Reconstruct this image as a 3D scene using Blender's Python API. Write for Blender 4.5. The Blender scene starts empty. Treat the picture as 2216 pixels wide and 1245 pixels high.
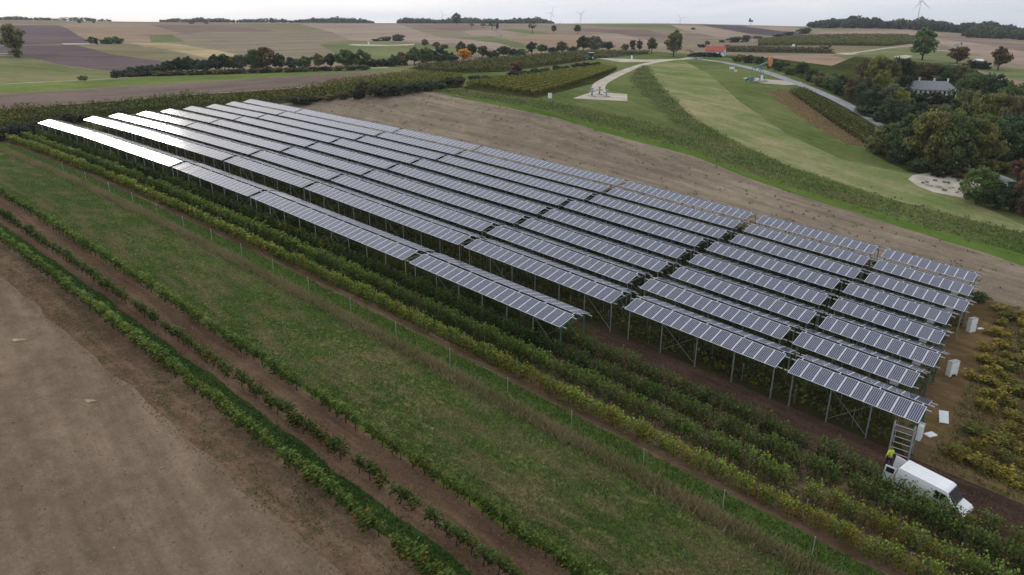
import bpy, bmesh, math, random
import numpy as np
from mathutils import Vector, Matrix
from mathutils.geometry import delaunay_2d_cdt

rng = np.random.default_rng(7)
random.seed(7)
SC = bpy.context.scene
COL = SC.collection

# ------------------------------------------------------------------ camera
CAM_H = 32.0
PITCH = 0.344332518
ROLL = 0.00759926
FPX = 1536.0
W0, H0 = 2216.0, 1245.0
cam = bpy.data.cameras.new('camera')
cam.sensor_width = 36.0
cam.lens = 36.0 * FPX / W0
cam.clip_start = 0.5
cam.clip_end = 30000
camo = bpy.data.objects.new('camera', cam)
COL.objects.link(camo)
camo.matrix_world = Matrix.Translation((0, 0, CAM_H)) @ Matrix.Rotation(math.pi / 2 - PITCH, 4, 'X') @ Matrix.Rotation(ROLL, 4, 'Z')
SC.camera = camo

# ------------------------------------------------------------------ sky, sun, exposure
SUN_AZ = math.radians(-36.5)      # to the left of the view direction (+Y), behind thin cloud
SUN_EL = math.radians(19)
world = bpy.data.worlds.new('World')
SC.world = world
world.use_nodes = True
nt = world.node_tree
nt.nodes.clear()
wout = nt.nodes.new('ShaderNodeOutputWorld')
bg1 = nt.nodes.new('ShaderNodeBackground')
bg2 = nt.nodes.new('ShaderNodeBackground')
mixs = nt.nodes.new('ShaderNodeMixShader')
sky = nt.nodes.new('ShaderNodeTexSky')
sky.sky_type = 'NISHITA'
sky.sun_disc = False
sky.sun_elevation = SUN_EL
sky.sun_rotation = SUN_AZ
sky.air_density = 1.0
sky.dust_density = 2.5
sky.ozone_density = 1.0
bg1.inputs['Strength'].default_value = 0.11
nt.links.new(sky.outputs[0], bg1.inputs['Color'])
tc = nt.nodes.new('ShaderNodeTexCoord')
# cloud deck: direction projected on a flat layer overhead
sep = nt.nodes.new('ShaderNodeSeparateXYZ')
nt.links.new(tc.outputs['Generated'], sep.inputs[0])
mx = nt.nodes.new('ShaderNodeMath'); mx.operation = 'MAXIMUM'; mx.inputs[1].default_value = 0.0
nt.links.new(sep.outputs['Z'], mx.inputs[0])
ad = nt.nodes.new('ShaderNodeMath'); ad.operation = 'ADD'; ad.inputs[1].default_value = 0.10
nt.links.new(mx.outputs[0], ad.inputs[0])
dv = nt.nodes.new('ShaderNodeVectorMath'); dv.operation = 'DIVIDE'
cmb = nt.nodes.new('ShaderNodeCombineXYZ')
for i in range(3):
    nt.links.new(ad.outputs[0], cmb.inputs[i])
nt.links.new(tc.outputs['Generated'], dv.inputs[0])
nt.links.new(cmb.outputs[0], dv.inputs[1])
cn = nt.nodes.new('ShaderNodeTexNoise')
cn.inputs['Scale'].default_value = 0.55
cn.inputs['Detail'].default_value = 7
cn.inputs['Roughness'].default_value = 0.55
cn.inputs['Distortion'].default_value = 0.4
nt.links.new(dv.outputs[0], cn.inputs['Vector'])
cr = nt.nodes.new('ShaderNodeValToRGB')
cr.color_ramp.elements[0].position = 0.28
cr.color_ramp.elements[0].color = (0.74, 0.79, 0.88, 1)
cr.color_ramp.elements[1].position = 0.68
cr.color_ramp.elements[1].color = (0.96, 0.98, 1.02, 1)
nt.links.new(cn.outputs['Fac'], cr.inputs[0])
nt.links.new(cr.outputs[0], bg2.inputs['Color'])
# thin cloud glows around the hidden sun
sdir = (math.sin(SUN_AZ) * math.cos(SUN_EL), math.cos(SUN_AZ) * math.cos(SUN_EL), math.sin(SUN_EL))
dp = nt.nodes.new('ShaderNodeVectorMath'); dp.operation = 'DOT_PRODUCT'
dp.inputs[1].default_value = sdir
nt.links.new(tc.outputs['Generated'], dp.inputs[0])
d0 = nt.nodes.new('ShaderNodeMath'); d0.operation = 'MAXIMUM'; d0.inputs[1].default_value = 0.0
nt.links.new(dp.outputs['Value'], d0.inputs[0])
d1 = nt.nodes.new('ShaderNodeMath'); d1.operation = 'POWER'; d1.inputs[1].default_value = 5.0
nt.links.new(d0.outputs[0], d1.inputs[0])
d2 = nt.nodes.new('ShaderNodeMath'); d2.operation = 'MULTIPLY_ADD'; d2.inputs[1].default_value = 0.50; d2.inputs[2].default_value = 1.10
nt.links.new(d1.outputs[0], d2.inputs[0])
nt.links.new(d2.outputs[0], bg2.inputs['Strength'])
mixs.inputs[0].default_value = 0.86
nt.links.new(bg1.outputs[0], mixs.inputs[1])
nt.links.new(bg2.outputs[0], mixs.inputs[2])
nt.links.new(mixs.outputs[0], wout.inputs['Surface'])

sun = bpy.data.lights.new('sun', 'SUN')
sun.energy = 0.9
sun.angle = math.radians(10)
sun.color = (1.0, 0.96, 0.90)
suno = bpy.data.objects.new('sun', sun)
COL.objects.link(suno)
sd = Vector((math.sin(SUN_AZ) * math.cos(SUN_EL), math.cos(SUN_AZ) * math.cos(SUN_EL), math.sin(SUN_EL)))
suno.rotation_euler = (-sd).to_track_quat('-Z', 'Y').to_euler()
suno.location = (0, 0, 200)

SC.view_settings.view_transform = 'Standard'
SC.view_settings.look = 'None'
SC.view_settings.exposure = 0.0
SC.view_settings.gamma = 1.0
SC.view_settings.use_curve_mapping = False
SC.cycles.max_bounces = 5
SC.cycles.diffuse_bounces = 2
SC.cycles.glossy_bounces = 2
SC.cycles.transparent_max_bounces = 6
SC.cycles.volume_bounces = 0

# ------------------------------------------------------------------ the site frame: u along the panel rows, v across them
PH = -0.709434398
O = np.array([31.9845352, 48.8413404])
DU = np.array([math.cos(PH), math.sin(PH)])
NV = np.array([-DU[1], DU[0]])
ZC = [-28.6041733, -9.4942032, -0.3127943, 0.1392805, -1.0405908, 0.9466732, 2.0430328, -1.9074960, 0.4725485, -0.8693838]
EDGE_H = 3.4            # lower panel edge above ground


def xy(u, v):
    return O + u * DU + v * NV


def uv_of(x, y):
    a = np.stack([np.asarray(x) - O[0], np.asarray(y) - O[1]], -1)
    return a @ DU, a @ NV


def site_z(u, v):
    U = np.clip(u, -178, 14) / 100.0
    V = np.clip(v, -9, 44) / 40.0
    z = ZC
    return (z[0] + z[1] * U + z[2] * V + z[3] * U * U + z[4] * U * V + z[5] * V * V + z[6] * U ** 3 + z[7] * U * U * V
            + z[8] * U ** 4 + z[9] * U ** 3 * V) + CAM_H - EDGE_H


def ray(px, py):
    X = px - W0 / 2
    Y = py - H0 / 2
    cr_, sr_ = math.cos(ROLL), math.sin(ROLL)
    X, Y = X * cr_ + Y * sr_, -X * sr_ + Y * cr_
    c, s = math.cos(PITCH), math.sin(PITCH)
    v = np.array([X, FPX * c - Y * s, -FPX * s - Y * c])
    return v / math.hypot(v[0], v[1])       # unit horizontal length


# control points of the wider terrain, surveyed as (bearing px, py, horizontal distance m)
CTRL = [
    (-150, 240, 215), (-150, 190, 290), (-150, 125, 420), (-150, 78, 740), (-150, 55, 1050), (-150, 43, 1500),
    (0, 235, 215), (0, 205, 255), (0, 180, 300), (0, 150, 345), (0, 120, 430), (0, 95, 560), (0, 75, 740), (0, 55, 1050), (0, 43, 1500),
    (200, 215, 232), (200, 190, 275), (200, 160, 335), (200, 125, 425), (200, 95, 560), (200, 75, 720), (200, 58, 1000), (200, 46, 1450),
    (400, 205, 232), (400, 182, 275), (400, 160, 318), (400, 140, 360), (400, 118, 430), (400, 90, 600), (400, 70, 800), (400, 54, 1150), (400, 48, 1500),
    (600, 195, 225), (600, 165, 280), (600, 148, 325), (600, 120, 410), (600, 92, 560), (600, 70, 800), (600, 53, 1200), (600, 49, 1500),
    (800, 205, 195), (800, 180, 230), (800, 160, 268), (800, 145, 305), (800, 128, 360), (800, 97, 490), (800, 75, 690), (800, 54, 1150), (800, 50, 1450),
    (1000, 205, 195), (1000, 175, 235), (1000, 150, 290), (1000, 128, 350), (1000, 100, 480), (1000, 75, 700), (1000, 54, 1150), (1000, 51, 1400),
    (1150, 235, 170), (1150, 195, 212), (1150, 160, 272), (1150, 130, 350), (1150, 100, 490), (1150, 76, 700), (1150, 54, 1150), (1150, 51, 1400),
    (1300, 280, 160), (1300, 212, 205), (1300, 160, 285), (1300, 128, 375), (1300, 100, 530), (1300, 76, 740), (1300, 54, 1120), (1300, 51, 1350),
    (1450, 330, 150), (1450, 230, 203), (1450, 160, 300), (1450, 128, 390), (1450, 100, 560), (1450, 76, 790), (1450, 54, 1120), (1450, 51, 1350),
    (1600, 390, 140), (1600, 260, 195), (1600, 170, 280), (1600, 122, 450), (1600, 100, 600), (1600, 78, 830), (1600, 58, 1150), (1600, 54, 1350),
    (1750, 430, 137), (1750, 300, 184), (1750, 205, 250), (1750, 150, 340), (1750, 115, 470), (1750, 92, 640), (1750, 75, 850), (1750, 60, 1150),
    (1900, 470, 134), (1900, 360, 165), (1900, 268, 218), (1900, 200, 283), (1900, 150, 365), (1900, 112, 490), (1900, 88, 680), (1900, 66, 1000), (1900, 60, 1150),
    (2050, 520, 128), (2050, 400, 157), (2050, 300, 207), (2050, 208, 300), (2050, 150, 390), (2050, 112, 520), (2050, 88, 740), (2050, 74, 1000), (2050, 68, 1150),
    (2216, 590, 122), (2216, 480, 143), (2216, 400, 170), (2216, 300, 217), (2216, 200, 316), (2216, 150, 410), (2216, 112, 560), (2216, 92, 800), (2216, 84, 1000),
    (2370, 600, 128), (2370, 480, 150), (2370, 400, 178), (2370, 300, 225), (2370, 200, 325), (2370, 150, 420), (2370, 112, 580), (2370, 92, 850), (2370, 86, 1050),
]
AZK = 2.2


def build_tps():
    P, Z = [], []
    last = {}
    for px, py, D in CTRL:
        r = ray(px, py)
        az = math.atan2(r[0], r[1])
        P.append((az * AZK, math.log(D)))
        Z.append(CAM_H + r[2] * D)
        last[px] = (az, CAM_H + r[2] * D)
    for px, (az, z) in last.items():
        for D in (2400, 4200, 8000):
            P.append((az * AZK, math.log(D)))
            Z.append(z - 2)
    for u in (-176, -150, -120, -90, -60, -30, -8, 10):
        for v in (-60, -45, -30, -15, -4, 10, 25, 42):
            q = xy(u, v)
            D = math.hypot(*q)
            az = math.atan2(q[0], q[1])
            if D > 20 and abs(az) < 1.1:
                P.append((az * AZK, math.log(D)))
                Z.append(float(site_z(u, v)))
    P = np.array(P)
    Z = np.array(Z)
    n = len(P)
    d2 = ((P[:, None] - P[None]) ** 2).sum(-1)
    K = 0.5 * d2 * np.log(d2 + 1e-12) + np.eye(n) * 0.004
    T = np.concatenate([np.ones((n, 1)), P], 1)
    A = np.block([[K, T], [T.T, np.zeros((3, 3))]])
    w = np.linalg.solve(A, np.concatenate([Z, np.zeros(3)]))
    return P, w


TP, TW = build_tps()


def smooth(a, b, x):
    t = np.clip((x - a) / (b - a), 0, 1)
    return t * t * (3 - 2 * t)


def H(x, y):
    x = np.atleast_1d(np.asarray(x, float))
    y = np.atleast_1d(np.asarray(y, float))
    D = np.clip(np.hypot(x, y), 20, 9000)
    az = np.clip(np.arctan2(x, y), -0.85, 0.85)
    q = np.stack([az * AZK, np.log(D)], -1)
    out = np.empty(len(x))
    for i in range(0, len(x), 4000):
        d2 = ((q[i:i + 4000, None] - TP[None]) ** 2).sum(-1)
        out[i:i + 4000] = (0.5 * d2 * np.log(d2 + 1e-12)) @ TW[:-3] + TW[-3] + q[i:i + 4000] @ TW[-2:]
    u, v = uv_of(x, y)
    du = np.maximum(np.maximum(-178 - u, u - 8), 0)
    dv_ = np.maximum(np.maximum(-70 - v, v - 44), 0)
    w = 1 - smooth(0, 30, np.hypot(du, dv_))
    return w * site_z(u, v) + (1 - w) * out


def gz(x, y):
    return float(H(x, y)[0])


TS = np.exp(np.linspace(math.log(25), math.log(2200), 260))


def gp(px, py):
    """where the line of sight through a surveyed point meets the terrain"""
    r = ray(px, py)
    dz = CAM_H + r[2] * TS - H(r[0] * TS, r[1] * TS)
    k = np.nonzero(dz < 0)[0]
    if len(k) == 0:
        i = int(np.argmin(dz[120:])) + 120
        t = TS[i]
    else:
        i = k[0]
        lo, hi = TS[max(i - 1, 0)], TS[i]
        for _ in range(14):
            m = 0.5 * (lo + hi)
            if CAM_H + r[2] * m - gz(r[0] * m, r[1] * m) < 0:
                hi = m
            else:
                lo = m
        t = 0.5 * (lo + hi)
    return np.array([r[0] * t, r[1] * t])


def at_d(px, D):
    """ground point on a bearing at a given distance"""
    r = ray(px, 100.0)
    return np.array([r[0] * D, r[1] * D])


# ------------------------------------------------------------------ helpers
def link(o, parent=None):
    COL.objects.link(o)
    if parent is not None:
        o.parent = parent
    return o


def tag(o, label=None, cat=None, group=None, kind=None):
    if label: o['label'] = label
    if cat: o['category'] = cat
    if group: o['group'] = group
    if kind: o['kind'] = kind
    return o


def thing(name, loc, label, cat, group=None, rotz=0.0):
    o = bpy.data.objects.new(name, None)
    o.empty_display_size = 0.3
    o.location = loc
    o.rotation_euler = (0, 0, rotz)
    link(o)
    return tag(o, label, cat, group)


def raw_mesh(name, verts, faces, mats, fmat=None, smooth_=False, attrs=None):
    """verts (n,3), faces (m,k) arrays of one size"""
    me = bpy.data.meshes.new(name)
    verts = np.asarray(verts, np.float32)
    faces = np.asarray(faces, np.int32)
    m, k = faces.shape
    me.vertices.add(len(verts))
    me.vertices.foreach_set('co', verts.ravel())
    me.loops.add(m * k)
    me.loops.foreach_set('vertex_index', faces.ravel())
    me.polygons.add(m)
    me.polygons.foreach_set('loop_start', np.arange(0, m * k, k, dtype=np.int32))
    me.polygons.foreach_set('loop_total', np.full(m, k, np.int32))
    if fmat is not None:
        me.polygons.foreach_set('material_index', np.asarray(fmat, np.int32))
    if smooth_:
        me.polygons.foreach_set('use_smooth', np.ones(m, bool))
    for mt in mats:
        me.materials.append(mt)
    if attrs:
        for an, arr in attrs.items():
            at = me.attributes.new(an, 'FLOAT', 'FACE')
            at.data.foreach_set('value', np.asarray(arr, np.float32))
    me.update(calc_edges=True)
    return me


class MB:
    """collects boxes, tubes and prisms into one mesh"""
    def __init__(self):
        self.v, self.f, self.m = [], [], []

    def box(self, c, s, rot=None, mat=0, taper=1.0):
        b = len(self.v)
        for dz in (-1, 1):
            t = taper if dz > 0 else 1.0
            for dx, dy in ((-1, -1), (1, -1), (1, 1), (-1, 1)):
                p = Vector((dx * s[0] / 2 * t, dy * s[1] / 2 * t, dz * s[2] / 2))
                if rot is not None:
                    p = rot @ p
                self.v.append(tuple(p + Vector(c)))
        for q in ((0, 3, 2, 1), (4, 5, 6, 7), (0, 1, 5, 4), (1, 2, 6, 5), (2, 3, 7, 6), (3, 0, 4, 7)):
            self.f.append([b + i for i in q]); self.m.append(mat)
        return self

    def tube(self, p0, p1, r0, r1=None, n=8, mat=0, caps=True):
        r1 = r0 if r1 is None else r1
        p0, p1 = Vector(p0), Vector(p1)
        d = (p1 - p0).normalized()
        a = d.orthogonal().normalized()
        c = d.cross(a)
        b = len(self.v)
        for p, r in ((p0, r0), (p1, r1)):
            for i in range(n):
                t = 2 * math.pi * i / n
                self.v.append(tuple(p + a * (r * math.cos(t)) + c * (r * math.sin(t))))
        for i in range(n):
            j = (i + 1) % n
            self.f.append([b + i, b + j, b + n + j, b + n + i]); self.m.append(mat)
        if caps:
            self.f.append([b + i for i in range(n)][::-1]); self.m.append(mat)
            self.f.append([b + n + i for i in range(n)]); self.m.append(mat)
        return self

    def loft(self, rings, mat=0, caps=True, closed=True):
        b = len(self.v)
        n = len(rings[0])
        for r in rings:
            self.v += [tuple(p) for p in r]
        for k in range(len(rings) - 1):
            for i in range(n if closed else n - 1):
                j = (i + 1) % n
                self.f.append([b + k * n + i, b + k * n + j, b + (k + 1) * n + j, b + (k + 1) * n + i]); self.m.append(mat)
        if caps:
            self.f.append([b + i for i in range(n)][::-1]); self.m.append(mat)
            self.f.append([b + (len(rings) - 1) * n + i for i in range(n)]); self.m.append(mat)
        return self

    def poly(self, pts, mat=0):
        b = len(self.v)
        self.v += [tuple(p) for p in pts]
        self.f.append(list(range(b, b + len(pts)))); self.m.append(mat)
        return self

    def mesh(self, name, mats, smooth_=False, bevel=0.0):
        me = bpy.data.meshes.new(name)
        me.from_pydata(self.v, [], self.f)
        for mt in (mats if isinstance(mats, (list, tuple)) else [mats]):
            me.materials.append(mt)
        me.polygons.foreach_set('material_index', np.array(self.m, np.int32))
        bm = bmesh.new(); bm.from_mesh(me)
        if bevel:
            bmesh.ops.bevel(bm, geom=list(bm.edges), offset=bevel, segments=2, profile=0.6, affect='EDGES')
        bmesh.ops.recalc_face_normals(bm, faces=bm.faces)
        bm.to_mesh(me); bm.free()
        if smooth_:
            me.polygons.foreach_set('use_smooth', np.ones(len(me.polygons), bool))
        me.update()
        return me

    def obj(self, name, mats, parent=None, smooth_=False, bevel=0.0):
        return link(bpy.data.objects.new(name, self.mesh(name, mats, smooth_, bevel)), parent)


def inst(name, me, parent=None, mat4=None, color=None):
    o = bpy.data.objects.new(name, me)
    link(o, parent)
    if mat4 is not None:
        o.matrix_local = mat4
    if color is not None:
        o.color = (*color, 1)
    return o


# ------------------------------------------------------------------ materials
def new_mat(name):
    m = bpy.data.materials.new(name)
    m.use_nodes = True
    n = m.node_tree
    b = n.nodes['Principled BSDF']
    return m, n, b


def N(n, kind, **kw):
    nd = n.nodes.new(kind)
    for k, v in kw.items():
        if hasattr(nd, k):
            setattr(nd, k, v)
        else:
            nd.inputs[k].default_value = v
    return nd


def noise(n, vec, scale, detail=4, rough=0.6, dist=0.0):
    nd = n.nodes.new('ShaderNodeTexNoise')
    nd.inputs['Scale'].default_value = scale
    nd.inputs['Detail'].default_value = detail
    nd.inputs['Roughness'].default_value = rough
    nd.inputs['Distortion'].default_value = dist
    if vec is not None:
        n.links.new(vec, nd.inputs['Vector'])
    return nd.outputs['Fac']


def math_(n, op, a, b=None, clamp=False):
    nd = n.nodes.new('ShaderNodeMath')
    nd.operation = op
    nd.use_clamp = clamp
    for i, x in enumerate((a, b)):
        if x is None: continue
        if isinstance(x, (int, float)):
            nd.inputs[i].default_value = x
        else:
            n.links.new(x, nd.inputs[i])
    return nd.outputs[0]


def ramp(n, fac, stops):
    nd = n.nodes.new('ShaderNodeValToRGB')
    e = nd.color_ramp.elements
    while len(e) < len(stops):
        e.new(0.5)
    for i, (p, c) in enumerate(stops):
        e[i].position = p
        e[i].color = (*c, 1)
    n.links.new(fac, nd.inputs[0])
    return nd.outputs[0]


def mixc(n, fac, a, b, mode='MIX'):
    nd = n.nodes.new('ShaderNodeMix')
    nd.data_type = 'RGBA'
    nd.blend_type = mode
    for i, x in ((0, fac), (6, a), (7, b)):
        if isinstance(x, (int, float)):
            nd.inputs[i].default_value = x
        elif isinstance(x, tuple):
            nd.inputs[i].default_value = (*x, 1)
        else:
            n.links.new(x, nd.inputs[i])
    return nd.outputs[2]


def S(r, g, b):
    """8-bit display colour to linear"""
    return tuple((c / 255 / 12.92) if c <= 10 else ((c / 255 + 0.055) / 1.055) ** 2.4 for c in (r, g, b))


ROWDEG = math.degrees(PH)


def ground_mat(name, c0, c1, c2=None, deg=ROWDEG, big=0.03, lane=0.0, lane_w=3.0, fine=3.0, bump=0.25, streak=0.5, patch=None, patch_amt=0.5, patch_scale=0.25, streak_w=0.9):
    """earth or turf: broad tone, streaks along the working direction, grain, optional patches"""
    m, n, b = new_mat(name)
    t = n.nodes.new('ShaderNodeTexCoord')
    mp = N(n, 'ShaderNodeMapping')
    mp.inputs['Rotation'].default_value = (0, 0, -math.radians(deg))
    n.links.new(t.outputs['Object'], mp.inputs['Vector'])
    st = N(n, 'ShaderNodeMapping')
    st.inputs['Scale'].default_value = (0.035, 1.0, 1.0)
    n.links.new(mp.outputs[0], st.inputs['Vector'])
    nb = noise(n, mp.outputs[0], big, 5, 0.6, 0.3)
    ns = noise(n, st.outputs[0], streak_w, 5, 0.65)
    nf = noise(n, mp.outputs[0], fine, 5, 0.75)
    nm = noise(n, mp.outputs[0], fine * 0.17, 4, 0.6)
    f = math_(n, 'MULTIPLY', ns, streak)
    f = math_(n, 'ADD', f, math_(n, 'MULTIPLY', nb, 1.0))
    f = math_(n, 'ADD', f, math_(n, 'MULTIPLY', nf, 0.75))
    f = math_(n, 'ADD', f, math_(n, 'MULTIPLY', nm, 0.55))
    f = math_(n, 'DIVIDE', f, streak + 2.30)
    c2 = c2 or tuple(0.5 * (x + y) for x, y in zip(c0, c1))
    col = ramp(n, f, [(0.41, c0), (0.5, c2), (0.59, c1)])
    if patch is not None:
        pn = noise(n, mp.outputs[0], patch_scale, 6, 0.7, 0.6)
        pf = ramp(n, pn, [(0.5 - 0.06 * patch_amt, (0, 0, 0)), (0.72, (1, 1, 1))])
        sp = n.nodes.new('ShaderNodeSeparateColor')
        n.links.new(pf, sp.inputs[0])
        pf2 = math_(n, 'MULTIPLY', sp.outputs[0], math_(n, 'MULTIPLY', nf, 1.6), True)
        col = mixc(n, math_(n, 'MULTIPLY', pf2, patch_amt, True), col, patch)
    if lane:
        wv = n.nodes.new('ShaderNodeSeparateXYZ')
        n.links.new(mp.outputs[0], wv.inputs[0])
        s = math_(n, 'SINE', math_(n, 'MULTIPLY', wv.outputs['Y'], 2 * math.pi / lane_w))
        s = math_(n, 'MULTIPLY', math_(n, 'ADD', s, 1.0), 0.5 * lane)
        col = mixc(n, s, col, c0)
    n.links.new(col, b.inputs['Base Color'])
    b.inputs['Roughness'].default_value = 0.95
    b.inputs['Specular IOR Level'].default_value = 0.0
    bp = N(n, 'ShaderNodeBump')
    bp.inputs['Strength'].default_value = bump
    bp.inputs['Distance'].default_value = 0.12
    n.links.new(math_(n, 'ADD', nf, math_(n, 'MULTIPLY', nm, 0.8)), bp.inputs['Height'])
    n.links.new(bp.outputs[0], b.inputs['Normal'])
    return m


def plain(name, col, rough=0.5, metal=0.0, spec=0.4, var=0.15, vs=2.0, coat=0.0):
    m, n, b = new_mat(name)
    t = n.nodes.new('ShaderNodeTexCoord')
    f = noise(n, t.outputs['Object'], vs, 5, 0.65)
    c = ramp(n, f, [(0.3, tuple(x * (1 - var) for x in col)), (0.7, tuple(min(1, x * (1 + var)) for x in col))])
    n.links.new(c, b.inputs['Base Color'])
    r = math_(n, 'ADD', math_(n, 'MULTIPLY', f, 0.16), rough - 0.08, True)
    n.links.new(r, b.inputs['Roughness'])
    b.inputs['Metallic'].default_value = metal
    b.inputs['Specular IOR Level'].default_value = spec
    b.inputs['Coat Weight'].default_value = coat
    return m


def leaf_mat(name, use_obj=True, base=(0.05, 0.07, 0.02), yellow=(0.30, 0.20, 0.025), trans=0.25):
    """leaves: object colour x per-leaf tint, with some turned leaves"""
    m, n, b = new_mat(name)
    oi = n.nodes.new('ShaderNodeObjectInfo')
    at = N(n, 'ShaderNodeAttribute'); at.attribute_name = 'tint'
    ay = N(n, 'ShaderNodeAttribute'); ay.attribute_name = 'turned'
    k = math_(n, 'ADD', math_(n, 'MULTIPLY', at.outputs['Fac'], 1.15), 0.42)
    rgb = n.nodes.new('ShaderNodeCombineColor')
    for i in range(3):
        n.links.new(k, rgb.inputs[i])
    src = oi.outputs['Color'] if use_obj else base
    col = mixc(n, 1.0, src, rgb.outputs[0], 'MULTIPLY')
    yc = mixc(n, at.outputs['Fac'], tuple(x * 0.65 for x in yellow), yellow)
    col = mixc(n, ay.outputs['Fac'], col, yc)
    n.links.new(col, b.inputs['Base Color'])
    b.inputs['Roughness'].default_value = 0.62
    b.inputs['Specular IOR Level'].default_value = 0.10
    tr = n.nodes.new('ShaderNodeBsdfTranslucent')
    n.links.new(col, tr.inputs['Color'])
    ms = n.nodes.new('ShaderNodeMixShader')
    ms.inputs[0].default_value = trans
    n.links.new(b.outputs[0], ms.inputs[1])
    n.links.new(tr.outputs[0], ms.inputs[2])
    n.links.new(ms.outputs[0], n.nodes['Material Output'].inputs['Surface'])
    return m


M = {}
M['leaf'] = leaf_mat('foliage_leaves')
M['bark'] = plain('bark', (0.055, 0.042, 0.032), 0.9, var=0.35, vs=6)
M['steel'] = plain('galvanised_steel', (0.30, 0.33, 0.32), 0.45, 0.55, var=0.2, vs=3)
M['alu'] = plain('aluminium', (0.62, 0.64, 0.66), 0.35, 0.7, var=0.1, vs=3)
M['green_steel'] = plain('green_painted_steel', (0.05, 0.12, 0.10), 0.5, var=0.25)
M['white_paint'] = plain('white_paint', (0.78, 0.79, 0.80), 0.35, var=0.05, vs=1.2, coat=0.3)
M['white_plastic'] = plain('white_plastic', (0.74, 0.76, 0.77), 0.45, var=0.08, vs=1.5)
M['glass_dark'] = plain('dark_window_glass', (0.02, 0.025, 0.03), 0.08, var=0.2, spec=0.6)
M['rubber'] = plain('black_rubber', (0.02, 0.02, 0.02), 0.8, var=0.3)
M['black'] = plain('black_plastic', (0.025, 0.025, 0.028), 0.5)
M['grey_plastic'] = plain('grey_plastic', (0.35, 0.37, 0.38), 0.5)
M['orange'] = plain('orange_paint', (0.55, 0.24, 0.10), 0.55, var=0.2)
M['concrete'] = plain('concrete', (0.42, 0.40, 0.37), 0.9, var=0.15, vs=0.8)
M['wood'] = plain('weathered_wood', (0.16, 0.12, 0.09), 0.85, var=0.3, vs=5)
M['turbine'] = plain('turbine_white', (0.72, 0.73, 0.75), 0.4, var=0.03)

# ------------------------------------------------------------------ the ground: one sheet cut along the field edges
G = {}
G['hillside'] = ground_mat('far_field_soil', S(120, 106, 94), S(158, 144, 124), S(139, 125, 108), deg=20, big=0.006, fine=0.25, bump=0.1, streak=0.9, streak_w=0.05, patch=S(120, 120, 88), patch_amt=0.7, patch_scale=0.006)
G['purple_soil'] = ground_mat('dark_tilled_soil', S(90, 79, 79), S(122, 108, 106), deg=15, big=0.01, fine=0.3, bump=0.1, streak=0.8, streak_w=0.08)
G['tan_soil'] = ground_mat('tan_tilled_soil', S(130, 110, 93), S(164, 142, 120), deg=-25, big=0.01, fine=0.3, bump=0.1, streak=0.9, streak_w=0.08)
G['pink_soil'] = ground_mat('pale_tilled_soil', S(140, 122, 108), S(170, 152, 136), deg=10, big=0.008, fine=0.3, bump=0.1, streak=0.9, streak_w=0.06)
G['red_soil'] = ground_mat('reddish_soil', S(112, 93, 87), S(146, 124, 114), deg=5, big=0.01, fine=0.3, bump=0.1, streak=0.9, streak_w=0.06)
G['slate_soil'] = ground_mat('slate_tilled_soil', S(76, 68, 72), S(106, 96, 98), deg=-30, big=0.01, fine=0.3, bump=0.1, streak=0.9, streak_w=0.06)
G['stubble'] = ground_mat('yellow_stubble', S(146, 130, 98), S(190, 172, 134), deg=-20, big=0.02, fine=0.4, bump=0.1, streak=0.8, streak_w=0.1)
G['far_green'] = ground_mat('far_green_crop', S(92, 100, 66), S(130, 132, 94), deg=10, big=0.012, fine=0.4, bump=0.15, streak=0.8, streak_w=0.08)
G['olive'] = ground_mat('olive_fallow', S(112, 106, 80), S(140, 132, 102), deg=-12, big=0.012, fine=0.4, bump=0.15, streak=0.9, streak_w=0.07)
G['left_green'] = ground_mat('pale_green_pasture', S(90, 100, 60), S(136, 136, 94), deg=-15, big=0.02, fine=0.5, bump=0.2, streak=0.7, streak_w=0.1, patch=S(140, 128, 100), patch_amt=0.8, patch_scale=0.03)
G['strip_soil'] = ground_mat('grey_brown_soil', S(100, 86, 80), S(134, 118, 106), deg=32, big=0.02, fine=0.8, bump=0.2, streak=1.2, streak_w=0.35)
G['strip_green'] = ground_mat('fresh_green_strip', S(90, 104, 54), S(124, 134, 78), deg=32, big=0.04, fine=0.8, bump=0.2, streak=0.6, streak_w=0.3)
G['vine_floor'] = ground_mat('vineyard_ground', S(44, 50, 26), S(80, 80, 46), deg=20, big=0.04, fine=1.0, bump=0.25, streak=0.9, streak_w=0.4)
G['meadow_mid'] = ground_mat('mid_meadow', S(76, 90, 46), S(112, 120, 74), deg=-62, big=0.02, fine=1.1, bump=0.25, streak=0.8, streak_w=0.35, patch=S(132, 126, 88), patch_amt=0.55, patch_scale=0.04)
G['mown'] = ground_mat('mown_hay_field', S(96, 116, 62), S(160, 148, 116), S(126, 130, 86), deg=-62, big=0.028, fine=0.9, bump=0.2, streak=1.1, streak_w=0.22)
G['rough_band'] = ground_mat('rough_tall_grass', S(64, 84, 34), S(108, 116, 66), deg=ROWDEG, big=0.06, fine=1.3, bump=0.5, streak=0.9, streak_w=0.5, patch=S(118, 104, 78), patch_amt=0.6, patch_scale=0.12)
G['bright_strip'] = ground_mat('bright_grass_strip', S(70, 95, 36), S(98, 118, 56), deg=ROWDEG, big=0.05, fine=1.5, bump=0.3, streak=0.4)
G['brown_field'] = ground_mat('brown_stubble_field', S(112, 98, 86), S(154, 140, 120), S(132, 117, 102), deg=ROWDEG - 3, big=0.03, fine=1.6, bump=0.35, streak=1.4, streak_w=0.45, patch=S(98, 98, 62), patch_amt=0.5, patch_scale=0.3)
G['dry_slope'] = ground_mat('dry_reddish_grass', S(120, 92, 62), S(174, 138, 90), deg=-45, big=0.06, fine=1.2, bump=0.4, streak=0.5, streak_w=0.4)
G['wood_floor'] = ground_mat('woodland_floor', S(44, 50, 24), S(80, 84, 44), deg=0, big=0.05, fine=1.0, bump=0.4, streak=0.2)
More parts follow.
